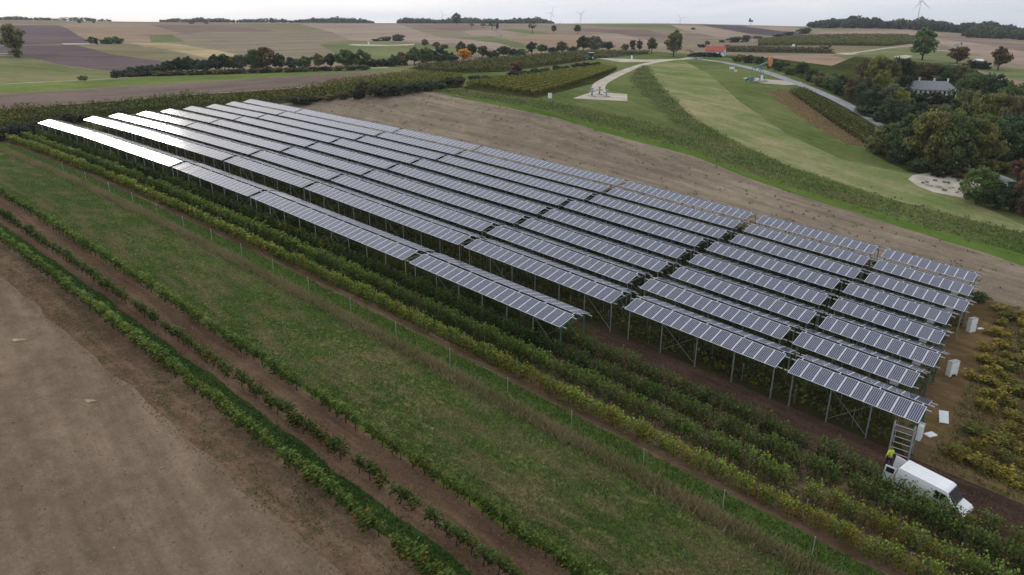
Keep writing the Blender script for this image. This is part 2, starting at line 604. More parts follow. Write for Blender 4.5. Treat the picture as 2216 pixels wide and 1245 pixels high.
G['gravel'] = ground_mat('pale_gravel', S(168, 158, 142), S(206, 198, 184), deg=0, big=0.15, fine=2.5, bump=0.2, streak=0.3, patch=S(138, 126, 108), patch_amt=0.5, patch_scale=0.25)
G['asphalt'] = ground_mat('worn_asphalt', S(138, 138, 142), S(166, 166, 170), deg=-60, big=0.08, fine=3.0, bump=0.1, streak=0.6, streak_w=0.6)
G['meadow'] = ground_mat('near_meadow', S(58, 80, 30), S(122, 122, 74), S(84, 100, 46), deg=ROWDEG, big=0.05, fine=2.2, bump=0.5, streak=0.5, streak_w=0.55, patch=S(138, 122, 86), patch_amt=1.0, patch_scale=0.22)
G['dry_track'] = ground_mat('dry_wheel_track', S(70, 86, 40), S(132, 122, 82), S(104, 106, 62), deg=ROWDEG, big=0.2, fine=2.4, bump=0.4, streak=0.4)
G['edge_green'] = ground_mat('lush_grass_edge', S(52, 78, 26), S(94, 110, 50), deg=ROWDEG, big=0.06, fine=2.4, bump=0.5, streak=0.5, streak_w=0.7, patch=S(100, 98, 58), patch_amt=0.4)
G['dark_green'] = ground_mat('dark_green_strip', S(38, 58, 24), S(66, 84, 38), deg=ROWDEG, big=0.08, fine=2.4, bump=0.5, streak=0.4)
G['vine_soil'] = ground_mat('worked_vine_soil', S(82, 64, 50), S(130, 106, 86), S(106, 84, 68), deg=ROWDEG, big=0.08, fine=2.4, bump=0.6, streak=1.1, streak_w=1.3, patch=S(66, 76, 34), patch_amt=0.35, patch_scale=0.5)
G['weedy_soil'] = ground_mat('weedy_brown_soil', S(84, 66, 52), S(134, 112, 92), S(110, 88, 72), deg=ROWDEG, big=0.08, fine=2.4, bump=0.6, streak=1.0, streak_w=1.2, patch=S(54, 64, 28), patch_amt=0.85, patch_scale=0.8)
G['beige_field'] = ground_mat('bare_beige_field', S(102, 87, 72), S(142, 123, 104), S(121, 105, 88), deg=ROWDEG - 9, big=0.035, fine=5.0, bump=0.5, streak=0.9, streak_w=0.55, patch=S(84, 68, 56), patch_amt=0.35, patch_scale=0.5)
G['lane_soil'] = ground_mat('dark_lane_soil', S(60, 47, 39), S(98, 78, 65), S(78, 61, 51), deg=ROWDEG, big=0.1, fine=2.6, bump=0.7, streak=1.0, streak_w=1.4)
G['array_floor'] = ground_mat('dark_vineyard_ground', S(52, 48, 30), S(84, 74, 50), S(66, 62, 38), deg=ROWDEG, big=0.08, fine=2.0, bump=0.5, streak=1.2, streak_w=0.9, patch=S(48, 66, 24), patch_amt=0.8, patch_scale=0.3)  # dark soil with grass patches beneath the panel rows
G['young_floor'] = ground_mat('dry_young_vineyard_ground', S(86, 68, 48), S(130, 106, 78), S(106, 86, 62), deg=ROWDEG, big=0.08, fine=2.0, bump=0.5, streak=1.0, streak_w=0.8, patch=S(96, 92, 40), patch_amt=0.6, patch_scale=0.35)


def P(*pts):
    return [gp(a, b) for a, b in pts]


def UV(*pts):
    """polygon in the site frame, its long edges cut so that it follows the slope"""
    out = []
    for i, (u, v) in enumerate(pts):
        u2, v2 = pts[(i + 1) % len(pts)]
        k = max(1, int(math.hypot(u2 - u, v2 - v) / 12))
        if v < -4 and v == v2:
            k = max(k, int(abs(u2 - u) / 2.2))
        for j in range(k):
            t = j / k
            a, b = u + (u2 - u) * t, v + (v2 - v) * t
            if b < -4:      # worked edges wander
                b += 0.15 * math.sin(a * 0.9 + v * 3) + 0.11 * math.sin(a * 2.3 + v * 7) + 0.07 * math.sin(a * 0.21 + v)
            out.append(xy(a, b))
    return out


def strip(pts, w, px=True):
    """road of width w along a surveyed line"""
    c = [gp(*p) if px else np.array(p) for p in pts]
    # smooth the line a little
    fine = []
    for i in range(len(c) - 1):
        p0 = c[max(i - 1, 0)]; p1 = c[i]; p2 = c[i + 1]; p3 = c[min(i + 2, len(c) - 1)]
        k = max(2, int(np.hypot(*(p2 - p1)) / 6))
        k = min(k, 10)
        for j in range(k):
            t = j / k
            fine.append(0.5 * (2 * p1 + (p2 - p0) * t + (2 * p0 - 5 * p1 + 4 * p2 - p3) * t * t + (3 * p1 - p0 - 3 * p2 + p3) * t ** 3))
    fine.append(c[-1])
    L, R = [], []
    for i, p in enumerate(fine):
        d = fine[min(i + 1, len(fine) - 1)] - fine[max(i - 1, 0)]
        d = d / (np.hypot(*d) + 1e-9)
        nrm = np.array([-d[1], d[0]])
        L.append(p + nrm * w / 2); R.append(p - nrm * w / 2)
    return L + R[::-1]


FIELDS = []      # (object name, material key, polygon, label)


def field(name, mat, poly, label=None):
    FIELDS.append((name, mat, poly, label))


# --- far hillside
field('field', 'purple_soil', P((-150, 60), (60, 55), (125, 55), (145, 62), (165, 75), (185, 86), (190, 94), (130, 96), (-150, 101)))
field('field', 'tan_soil', P((128, 51), (230, 49), (322, 51), (380, 70), (402, 76), (322, 77), (326, 92), (215, 92), (188, 85), (165, 73), (145, 60)))
field('field', 'far_green', P((322, 77), (372, 75), (402, 91), (328, 92)))
field('field', 'red_soil', P((322, 53), (420, 54), (505, 55), (575, 65), (600, 69), (440, 69), (402, 76), (380, 69)))
field('field', 'olive', P((500, 53), (620, 51), (760, 55), (740, 68), (640, 68), (580, 64)))
field('field', 'olive', P((165, 97), (290, 97), (440, 128), (425, 140), (300, 126), (240, 117)))
field('field', 'stubble', P((280, 93), (370, 93), (480, 111), (532, 123), (455, 127), (370, 109), (300, 97)))
field('field', 'purple_soil', P((-150, 104), (40, 99), (162, 97), (240, 117), (300, 126), (425, 140), (268, 157), (200, 150), (130, 140), (90, 130), (0, 119), (-150, 122)))
field('pasture', 'left_green', P((-150, 124), (0, 121), (55, 122), (90, 131), (130, 141), (200, 151), (268, 158), (240, 175), (120, 181), (-150, 189)))
field('field', 'pink_soil', P((650, 53), (800, 52), (865, 53), (920, 72), (990, 92), (935, 96), (880, 92), (760, 88), (720, 70)))
field('pasture', 'far_green', P((690, 96), (760, 88), (830, 91), (905, 92), (955, 99), (1040, 113), (965, 125), (890, 122), (850, 133), (800, 131), (730, 118)))
field('field', 'red_soil', P((895, 54), (985, 58), (1035, 66), (1005, 67), (950, 66)))
field('field', 'red_soil', P((925, 52), (1010, 53), (1060, 60), (1000, 62)))
field('field', 'pink_soil', P((1000, 67), (1060, 64), (1140, 72), (1100, 78), (1020, 76)))
field('field', 'pink_soil', P((905, 84), (1010, 83), (1092, 95), (1132, 108), (1100, 111), (1000, 96)))
field('field', 'far_green', P((978, 82), (1062, 79), (1130, 94), (1182, 112), (1128, 109), (1082, 94)))
field('field', 'tan_soil', P((1085, 80), (1180, 74), (1275, 76), (1335, 90), (1420, 100), (1340, 106), (1210, 100), (1135, 92)))
field('field', 'far_green', P((1085, 63), (1120, 64), (1205, 73), (1150, 74), (1110, 69)))
field('field', 'far_green', P((1230, 53), (1440, 53), (1520, 68), (1420, 64), (1300, 57)))
field('field', 'red_soil', P((1240, 60), (1400, 64), (1452, 80), (1440, 85), (1330, 72), (1250, 67)))
field('field', 'pink_soil', P((1270, 75), (1330, 73), (1420, 91), (1455, 100), (1390, 98), (1330, 89)))
field('field', 'pink_soil', P((1450, 54), (1540, 60), (1625, 76), (1560, 82), (1480, 66)))
field('field', 'slate_soil', P((1508, 53), (1600, 56), (1690, 68), (1760, 72), (1690, 80), (1620, 73), (1560, 62)))
field('field', 'pink_soil', P((1610, 56), (1720, 58), (1745, 66), (1690, 67)))
field('field', 'far_green', P((1700, 60), (1830, 58), (1960, 62), (1800, 64)))
field('field', 'pink_soil', P((1760, 70), (1960, 66), (2050, 76), (1960, 76), (1800, 76)))
field('vineyard_ground', 'vine_floor', P((1640, 86), (1730, 79), (1960, 77), (2000, 84), (1985, 94), (1920, 101), (1640, 99)))
field('field', 'olive', P((1600, 99), (1780, 101), (1930, 101), (1860, 112), (1790, 108), (1600, 103)))
field('vineyard_ground', 'vine_floor', P((1565, 102), (1680, 104), (1790, 109), (1812, 117), (1680, 115), (1570, 113)))
field('field', 'tan_soil', P((1640, 121), (1750, 121), (1860, 126), (1862, 136), (1790, 143), (1700, 141)))
field('field', 'pink_soil', P((2000, 82), (2200, 92), (2370, 100), (2370, 152), (2216, 142), (2130, 122), (2050, 100)))
field('field', 'red_soil', P((2030, 84), (2200, 94), (2370, 102), (2370, 122), (2216, 112), (2100, 92)))
field('pasture', 'far_green', P((2080, 138), (2216, 150), (2370, 164), (2370, 190), (2216, 176), (2140, 160)))
field('pasture', 'far_green', P((1800, 120), (1900, 106), (2000, 104), (2080, 118), (2120, 135), (2000, 142), (1880, 140)))
field('field', 'tan_soil', P((2130, 162), (2216, 178), (2370, 192), (2370, 215), (2216, 200), (2170, 178)))
# --- middle distance
field('meadow', 'meadow_mid', P((880, 148), (1000, 135), (1280, 112), (1420, 112), (1500, 118), (1640, 121), (1700, 150), (1820, 200), (1900, 255), (2000, 330), (2120, 380), (2370, 470), (2370, 620), (2216, 577), (1938, 489), (1638, 392), (1300, 287), (930, 198), (700, 214), (640, 224), (600, 214), (760, 200), (880, 190)))
field('tilled_strip', 'strip_soil', P((-150, 214), (0, 205), (400, 180), (760, 158), (885, 152), (905, 160), (700, 186), (400, 206), (0, 237), (-150, 248)))
field('grass_strip', 'strip_green', P((-150, 192), (0, 183), (400, 159), (760, 148), (880, 147), (885, 152), (760, 157), (400, 179), (0, 204), (-150, 213)))
field('vineyard_ground', 'vine_floor', P((-150, 250), (0, 238), (400, 207), (700, 187), (905, 161), (1010, 168), (1000, 190), (880, 196), (760, 212), (640, 222), (530, 232), (300, 246), (100, 268), (0, 285), (-150, 320)))
field('vineyard_ground', 'vine_floor', P((885, 147), (1000, 136), (1280, 113), (1420, 116), (1290, 128), (1200, 142), (1090, 156), (940, 161)))
field('vineyard_ground', 'vine_floor', P((1000, 191), (1060, 166), (1300, 146), (1335, 150), (1292, 179), (1160, 213), (1080, 206)))
field('wood_floor', 'wood_floor', P((1560, 122), (1640, 123), (1800, 143), (1850, 122), (1960, 132), (2090, 142), (2200, 195), (2370, 215), (2370, 480), (2216, 448), (2110, 440), (2085, 380), (1965, 372), (1890, 335), (1885, 292), (1925, 268), (1820, 212), (1740, 172), (1650, 140)))
field('hay_field', 'mown', P((1395, 140), (1440, 134), (1482, 133), (1530, 158), (1600, 220), (1711, 295), (1823, 345), (1971, 378), (2080, 425), (2216, 488), (2370, 555), (2370, 575), (2216, 505), (1928, 431), (1711, 361), (1600, 310), (1500, 255), (1430, 190)))
field('dry_slope', 'dry_slope', P((1655, 196), (1700, 194), (1790, 240), (1885, 296), (1892, 322), (1830, 312), (1740, 258)))
field('vineyard_ground', 'vine_floor', P((1715, 192), (1745, 188), (1830, 232), (1893, 272), (1895, 300), (1800, 246)))
field('tall_grass_band', 'rough_band', P((925, 196), (1000, 193), (1120, 212), (1300, 242), (1400, 264), (1480, 284), (1440, 250), (1390, 200), (1366, 170), (1386, 145), (1398, 141), (1430, 190), (1500, 258), (1600, 314), (1711, 363), (1928, 433), (2216, 506), (2370, 560), (2370, 590), (2216, 552), (2060, 506), (1938, 474), (1790, 428), (1638, 379), (1500, 327), (1300, 272), (1100, 224)))
field('brown_field', 'brown_field', P((640, 226), (700, 215), (800, 208), (930, 203), (1100, 234), (1300, 286), (1500, 338), (1638, 393), (1790, 443), (1938, 489), (2060, 529), (2216, 577), (2370, 622)) + [xy(u, 44.5) for u in (30, 10, 0, -20, -40, -60, -80, -100, -120, -140, -160, -170)])
field('grass_strip', 'bright_strip', P((930, 199), (1100, 226), (1300, 274), (1500, 328), (1638, 380), (1790, 429), (1938, 475), (2060, 507), (2216, 553), (2216, 574), (2060, 527), (1938, 487), (1790, 440), (1638, 391), (1500, 337), (1300, 285), (1100, 233)))
# --- beside the panels
field('pasture', 'edge_green', UV((-205, -15), (-178, -15), (-178, -2), (-190, -2)))
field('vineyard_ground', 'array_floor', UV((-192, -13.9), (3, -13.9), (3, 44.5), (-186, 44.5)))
field('lane', 'lane_soil', UV((-30, -4.9), (1, -4.9), (30, -4.9), (30, 0.6), (1, 0.6), (-30, 0.6)))
field('vineyard_ground', 'young_floor', UV((-0.6, 0.6), (40, 0.6), (40, 44.5), (-4.4, 44.5), (-3.6, 20), (-3.2, 7)))
field('meadow', 'meadow', UV((-240, -28.6), (30, -28.6), (30, -17.8), (-240, -17.8)))
field('wheel_track', 'dry_track', UV((-240, -26.75), (30, -26.75), (30, -26.35), (-240, -26.35)))
field('wheel_track', 'dry_track', UV((-240, -25.2), (30, -25.2), (30, -24.9), (-240, -24.9)))
field('grass_verge', 'edge_green', UV((-240, -17.8), (30, -17.8), (30, -15.0), (-240, -15.0)))
field('soil_strip', 'vine_soil', UV((-168, -15.0), (30, -15.0), (30, -13.9), (-168, -13.9)))
field('vineyard_ground', 'weedy_soil', UV((-30, -13.9), (30, -13.9), (30, -4.9), (-30, -4.9)))
field('grass_strip', 'edge_green', UV((-240, -29.1), (30, -29.1), (30, -28.6), (-240, -28.6)))
field('soil_strip', 'vine_soil', UV((-240, -33.4), (30, -33.4), (30, -29.1), (-240, -29.1)))
field('grass_strip', 'dark_green', UV((-240, -35.2), (30, -35.2), (30, -33.4), (-240, -33.4)))
field('soil_strip', 'weedy_soil', UV((-240, -39.0), (30, -39.0), (30, -35.2), (-240, -35.2)))
field('bare_field', 'beige_field', UV((-240, -130), (30, -130), (30, -39.0), (-240, -39.0)))
# --- roads, tracks and pads
field('gravel_pad', 'gravel', P((752, 98), (800, 100), (845, 99.5), (895, 98), (897, 95), (840, 97.6), (765, 95.5)))
field('gravel_pad', 'gravel', P((132, 94), (206, 94), (206, 96.4), (140, 96.4)))
field('farm_track', 'gravel', strip([(-150, 122), (0, 116.5), (34, 117)], 3.5))
field('gravel_pad', 'gravel', P((800, 146.2), (838, 145.5), (840, 147.5), (803, 148.3)))
field('farm_track', 'gravel', strip([(-150, 191), (0, 182.5), (400, 158.5), (700, 149.5)], 0.9))
field('farm_track', 'gravel', strip([(1832, 117), (1880, 110), (1930, 103), (1990, 98.5)], 3.2))
field('gravel_pad', 'gravel', P((1808, 116), (1835, 114), (1858, 117.5), (1830, 119)))
field('gravel_pad', 'gravel', P((1935, 122), (1960, 119), (1975, 121), (1962, 127), (1940, 126)))
field('farm_track', 'gravel', strip([(2018, 110), (2050, 109.7)], 3.0))
field('gravel_pad', 'gravel', P((1290, 126), (1340, 127), (1400, 129.5), (1470, 127.5), (1490, 124), (1500, 126), (1440, 133), (1345, 135)))
field('farm_track', 'gravel', strip([(1296, 200), (1297, 184), (1318, 170), (1360, 151), (1405, 137), (1450, 130.5), (1500, 127)], 4.2))
field('gravel_pad', 'gravel', P((1240, 213), (1278, 200), (1290, 193), (1303, 190), (1318, 201), (1357, 204), (1358, 219)))
field('gravel_pad', 'gravel', P((1607, 169), (1625, 175), (1655, 181), (1700, 184), (1730, 184), (1735, 178), (1700, 175), (1650, 171), (1625, 166)))
field('gravel_pad', 'gravel', P((1965, 388), (1975, 379), (2010, 374), (2085, 378), (2125, 395), (2120, 420), (2085, 428), (2020, 416), (1985, 402)))
field('road', 'asphalt', strip([(1495, 126), (1520, 129), (1560, 134), (1600, 142), (1650, 154), (1700, 171), (1750, 190), (1800, 211), (1850, 236), (1908, 268), (1985, 312), (2070, 350), (2160, 384), (2215, 410), (2300, 452)], 4.6))


def build_ground():
    # grid of points, fine near the camera and coarse far away
    pts = []
    azs = np.radians(np.arange(-64, 64.1, 1.0))
    r = 24.0
    i = 0
    while r < 9000:
        off = 0.5 * (i % 2) * math.radians(1.0)
        for a in azs:
            pts.append((r * math.sin(a + off), r * math.cos(a + off)))
        r *= 1.04 if r < 1700 else 1.18
        i += 1
    for a in np.radians(np.arange(-170, 171, 12)):
        if abs(a) > math.radians(66):
            for rr in (30, 80, 200, 500, 1500, 5000):
                pts.append((rr * math.sin(a), rr * math.cos(a)))
    for q in ((0, 0), (0, 12), (12, 6), (-12, 6)):
        pts.append(q)
    verts = [Vector(p) for p in pts]
    edges, polys = [], []
    for _, _, poly, _ in FIELDS:
        # drop doubled points
        keep = [poly[0]]
        for p in poly[1:]:
            if np.hypot(*(p - keep[-1])) > 0.05:
                keep.append(p)
        if np.hypot(*(keep[0] - keep[-1])) < 0.05:
            keep.pop()
        b = len(verts)
        verts += [Vector((float(p[0]), float(p[1]))) for p in keep]
        n_ = len(keep)
        edges += [(b + i, b + (i + 1) % n_) for i in range(n_)]
        polys.append(keep)
    v2, e2, f2, ov, oe, of = delaunay_2d_cdt(verts, edges, [], 0, 1e-3, False)
    V = np.array([(p[0], p[1]) for p in v2])
    Z = H(V[:, 0], V[:, 1])
    V3 = np.column_stack([V, Z])
    tri = np.array([f for f in f2 if len(f) == 3])
    cx = V[tri].mean(1)
    own = np.full(len(tri), -1)
    for k, poly in enumerate(polys):
        q = np.array(poly)
        lo, hi = q.min(0), q.max(0)
        cand = np.nonzero((cx[:, 0] > lo[0]) & (cx[:, 0] < hi[0]) & (cx[:, 1] > lo[1]) & (cx[:, 1] < hi[1]))[0]
        if len(cand) == 0:
            continue
        c = cx[cand]
        ins = np.zeros(len(c), bool)
        for i in range(len(q)):
            a, b_ = q[i], q[(i + 1) % len(q)]
            if a[1] == b_[1]:
                continue
            hit = ((a[1] > c[:, 1]) != (b_[1] > c[:, 1])) & (c[:, 0] < (b_[0] - a[0]) * (c[:, 1] - a[1]) / (b_[1] - a[1]) + a[0])
            ins ^= hit
        own[cand[ins]] = k
    for k in np.unique(own):
        fs = tri[own == k].copy()
        # keep the winding upward
        a, b_, c = V[fs[:, 0]], V[fs[:, 1]], V[fs[:, 2]]
        cr_ = (b_[:, 0] - a[:, 0]) * (c[:, 1] - a[:, 1]) - (b_[:, 1] - a[:, 1]) * (c[:, 0] - a[:, 0])
        fs[cr_ < 0] = fs[cr_ < 0][:, ::-1]
        used, inv = np.unique(fs, return_inverse=True)
        nm, mk, _, lab = FIELDS[k] if k >= 0 else ('hillside', 'hillside', None, None)
        me = raw_mesh(nm, V3[used], inv.reshape(fs.shape), [G[mk]], smooth_=True)
        o = link(bpy.data.objects.new(nm, me))
        tag(o, lab, None, None, 'structure')


build_ground()

# ------------------------------------------------------------------ the solar array over the vines
MOD_W, MOD_L, PITCH_M = 1.035, 2.28, 1.05
RISE = 0.55
RUN = math.sqrt(MOD_L ** 2 - RISE ** 2)
RIDGE_GAP = 0.45
FALL = 0.58                       # the far slope hangs a little lower
RUNB = math.sqrt(MOD_L ** 2 - FALL ** 2)


def cell_mat():
    m, n, b = new_mat('solar_cells')
    t = n.nodes.new('ShaderNodeTexCoord')
    oi = n.nodes.new('ShaderNodeObjectInfo')
    f = noise(n, t.outputs['Object'], 3.0, 2, 0.5)
    c = ramp(n, f, [(0.3, (0.016, 0.016, 0.045)), (0.7, (0.026, 0.026, 0.072))])
    blue = mixc(n, math_(n, 'MULTIPLY', oi.outputs['Random'], 0.6), c, (0.022, 0.032, 0.090))
    n.links.new(blue, b.inputs['Base Color'])
    b.inputs['Roughness'].default_value = 0.115
    b.inputs['Specular IOR Level'].default_value = 0.85
    b.inputs['IOR'].default_value = 1.5
    return m


M['cell'] = cell_mat()
M['backsheet'] = plain('white_backsheet_glass', (0.60, 0.61, 0.66), 0.17, spec=0.7, var=0.06, vs=1.0)
M['frame_alu'] = plain('module_frame', (0.55, 0.57, 0.60), 0.35, 0.6, var=0.06)
M['underside'] = plain('module_underside', (0.34, 0.35, 0.36), 0.5, var=0.1)


def panel_mesh():
    """x across the module, y up the slope from the lower edge, z out of the glass"""
    b = MB()
    w, l, t = MOD_W, MOD_L, 0.035
    b.box((0, l / 2, 0), (w, l, t))
    b.m[-6] = 2
    b.m[-4:] = [1] * 4
    cw, gap = 0.136, 0.019
    x0 = -(6 * cw + 5 * gap) / 2
    z = t / 2 + 0.002
    for i in range(6):
        xa = x0 + i * (cw + gap)
        for ya, yb in ((0.045, l - 0.045),):
            k = len(b.v)
            b.v += [(xa, ya, z), (xa + cw, ya, z), (xa + cw, yb, z), (xa, yb, z)]
            b.f.append([k, k + 1, k + 2, k + 3]); b.m.append(3)
    me = bpy.data.meshes.new('solar_panel')
    me.from_pydata(b.v, [], b.f)
    for k in ('backsheet', 'frame_alu', 'underside', 'cell'):
        me.materials.append(M[k])
    me.polygons.foreach_set('material_index', np.array(b.m, np.int32))
    me.update()
    return me


PANEL = panel_mesh()


def unit_bar(name, mat, n=6):
    """bar of unit length along x, unit thickness"""
    b = MB().box((0.5, 0, 0), (1, 1, 1))
    return b.mesh(name, mat)


BAR = {k: unit_bar('bar_' + k, M[k]) for k in ('steel', 'alu', 'green_steel')}
POSTM = MB().box((0, 0, 0.5), (0.10, 0.10, 1.0)).mesh('post', M['steel'])
POSTG = MB().box((0, 0, 0.5), (0.12, 0.12, 1.0)).mesh('post', M['green_steel'])


def bar_between(name, p0, p1, th, tw, parent, off, key='steel'):
    p0, p1 = Vector(p0), Vector(p1)
    d = p1 - p0
    L = d.length
    q = d.to_track_quat('X', 'Z')
    m4 = Matrix.Translation(p0 - off) @ q.to_matrix().to_4x4() @ Matrix.Diagonal((L, tw, th, 1))
    return inst(name, BAR[key], parent, m4)


# lower edge height of row r: follows the slope of the ground
def edge_pt(u, v, dv_=0.0, dz=0.0):
    q = xy(u, v + dv_)
    return Vector((q[0], q[1], float(site_z(u, v)) + EDGE_H + dz))


ROW_V = {1: -8.63, 2: 0.0, 3: 5.95, 4: 11.75, 5: 17.5, 6: 23.2, 7: 28.55, 8: 33.95, 9: 39.0}
ROW_U = {1: 0.0, 2: 0.0, 3: -1.83, 4: -1.35, 5: -2.08, 6: -2.62, 7: -1.89, 8: -2.42, 9: -2.85}
# (right end, left end, modules) of the tables of a row, from the van end to the far end
TABLES = []
_u = 0.0
for n_, gap in ((10, 1.0), (15, 1.5), (20, 0.95), (30, 0.72), (21, 0.89), (33, 0.7), (22, 0)):
    TABLES.append((_u, n_))
    _u -= n_ * PITCH_M + gap
UPSLOPE_F = (Vector((NV[0] * RUN, NV[1] * RUN, RISE))).normalized()
UPSLOPE_B = (Vector((-NV[0] * RUNB, -NV[1] * RUNB, FALL))).normalized()
ORD = ['first', 'second', 'third', 'fourth', 'fifth', 'sixth', 'seventh']
ROWN = {1: 'front', 2: 'second', 3: 'third', 4: 'fourth', 5: 'fifth', 6: 'sixth', 7: 'seventh', 8: 'eighth', 9: 'rearmost'}


def solar_table(r, t):
    u1, n = TABLES[t]
    v = ROW_V[r]
    u1 += ROW_U[r]
    u0 = u1 - n * PITCH_M
    um = 0.5 * (u0 + u1)
    c = xy(um, v + 2.5)
    base = Vector((c[0], c[1], gz(c[0], c[1])))
    end = ('at its near right end' if (t == 0 or (r == 1 and t == 2)) else 'at its far left end' if t == 6
           else ORD[t if r > 1 else t - 2] + ' from its near right end')
    o = thing('solar_table', base, '%s row of raised solar panels, %d-panel table %s' % (ROWN[r], n, end), 'solar array', 'raised solar panel tables over the vines')
    A, B = edge_pt(u0, v), edge_pt(u1, v)
    along = (B - A).normalized()
    # panels of the two slopes
    back_v = RUN + RUNB + RIDGE_GAP
    lowb = RISE - FALL
    jit = random.Random(r * 31 + t)
    for side, up, dv_, dz_ in ((0, UPSLOPE_F, 0.0, 0.0), (1, UPSLOPE_B, back_v, lowb)):
        xax = along if side == 0 else -along
        nrm = xax.cross(up).normalized()
        yax = nrm.cross(xax).normalized()
        R3 = Matrix((xax, yax, nrm)).transposed()
        for i in range(n):
            s = (i + 0.5) * PITCH_M
            p = A + along * s + Vector((NV[0] * dv_, NV[1] * dv_, dz_))
            wob = Matrix.Rotation(jit.gauss(0, 0.0035), 3, 'X') @ Matrix.Rotation(jit.gauss(0, 0.0035), 3, 'Y')
            inst('solar_panel', PANEL, o, Matrix.Translation(p - base) @ (R3 @ wob).to_4x4())
    nv3 = Vector((NV[0], NV[1], 0))
    # purlins
    for dv_, dz in ((0.35, -0.03), (RUN - 0.3, RISE - 0.12), (RUN + RIDGE_GAP + 0.3, RISE - 0.12), (back_v - 0.35, lowb - 0.03)):
        ext = 0.42
        bar_between('purlin', A - along * ext + nv3 * dv_ + Vector((0, 0, dz)), B + along * ext + nv3 * dv_ + Vector((0, 0, dz)), 0.09, 0.06, o, base, 'alu')
    # posts, cross beams, ridge ties
    k = max(2, int(round(n * PITCH_M / 3.6)))
    L = (B - A).length
    for i in range(k + 1):
        s = 0.35 + (L - 0.7) * i / k
        pa = A + along * s
        endp = (r in (1, 2, 3, 4, 5, 6) and ((t == 0) or (r == 1 and t == 2)) and i == k)
        tops = []
        for dv_ in (0.55, back_v - 0.55):
            q = pa + nv3 * dv_
            zg = gz(q.x, q.y) - 0.05
            q = q + Vector((0, 0, lowb if dv_ > 2 else 0))
            h = q.z - 0.10 - zg
            inst('post', POSTG if endp else POSTM, o, Matrix.Translation(Vector((q.x, q.y, zg)) - base) @ Matrix.Diagonal((1, 1, h, 1)))
            tops.append(Vector((q.x, q.y, q.z - 0.14)))
        bar_between('cross_beam', tops[0], tops[1], 0.10, 0.06, o, base, 'green_steel' if endp else 'steel')
        ridge = pa + nv3 * (RUN + RIDGE_GAP / 2) + Vector((0, 0, RISE - 0.03))
        bar_between('ridge_tie', ridge - nv3 * (RIDGE_GAP / 2 + 0.08), ridge + nv3 * (RIDGE_GAP / 2 + 0.08), 0.05, 0.09, o, base, 'alu')
        if i < k and (i % 4 == 1):
            s2 = 0.35 + (L - 0.7) * (i + 1) / k
            pb = A + along * s2
            for dv_ in (0.57, back_v - 0.57):
                zz = Vector((0, 0, lowb if dv_ > 2 else 0))
                a_, b_ = pa + nv3 * dv_ + zz, pb + nv3 * dv_ + zz
                bar_between('brace', a_ + Vector((0, 0, -0.25)), Vector((b_.x, b_.y, gz(b_.x, b_.y) + 0.25)), 0.035, 0.035, o, base)
                if jit.random() < 0.7:
                    bar_between('brace', b_ + Vector((0, 0, -0.3)), Vector((a_.x, a_.y, gz(a_.x, a_.y) + 0.3)), 0.03, 0.03, o, base)
    if t == 0 and r >= 3:
        p = A + along * (n - 1.35) * PITCH_M + nv3 * 0.02 + Vector((0, 0, -0.14))
        b = MB().box((0, 0, 0), (0.70, 0.22, 0.34)).box((0, 0, 0.19), (0.76, 0.28, 0.03))
        jb = b.obj('inverter_box', M['grey_plastic'], o, bevel=0.015)
        jb.matrix_local = Matrix.Translation(p - base) @ along.to_track_quat('X', 'Z').to_matrix().to_4x4()
        jb['label'] = 'grey inverter box under the lower panel edge'
    return o


for r in range(1, 10):
    for t in range(7):
        if r == 1 and t < 2:
            continue
        solar_table(r, t)

# ------------------------------------------------------------------ leaves
def leaf_quads(cent, size, r_, flat=0.35):
    """one small bent-free quad per centre, random facing, biased to look up"""
    n = len(cent)
    nrm = r_.normal(size=(n, 3))
    nrm[:, 2] += flat * 2
    nrm /= np.linalg.norm(nrm, axis=1)[:, None] + 1e-9
    a = np.cross(nrm, r_.normal(size=(n, 3)))
    a /= np.linalg.norm(a, axis=1)[:, None] + 1e-9
    b = np.cross(nrm, a)
    s = (size * r_.uniform(0.65, 1.35, n))[:, None]
    ln = r_.uniform(0.75, 1.25, n)[:, None]
    a = a * s * 0.5
    b = b * s * 0.5 * ln
    # kite outline: reads as a leaf rather than a square
    v = np.stack([cent - a, cent - b * 0.9, cent + a, cent + b * 1.1], 1).reshape(-1, 3)
    f = np.arange(n * 4).reshape(n, 4)
    return v, f


def leaf_mesh(name, cent, size, r_, turned=None, tint=None, mat='leaf', flat=0.35):
    v, f = leaf_quads(cent, size, r_, flat)
    n = len(cent)
    tint = r_.random(n) if tint is None else tint
    turned = np.zeros(n) if turned is None else turned
    return raw_mesh(name, v, f, [M[mat]], attrs={'tint': tint, 'turned': turned})


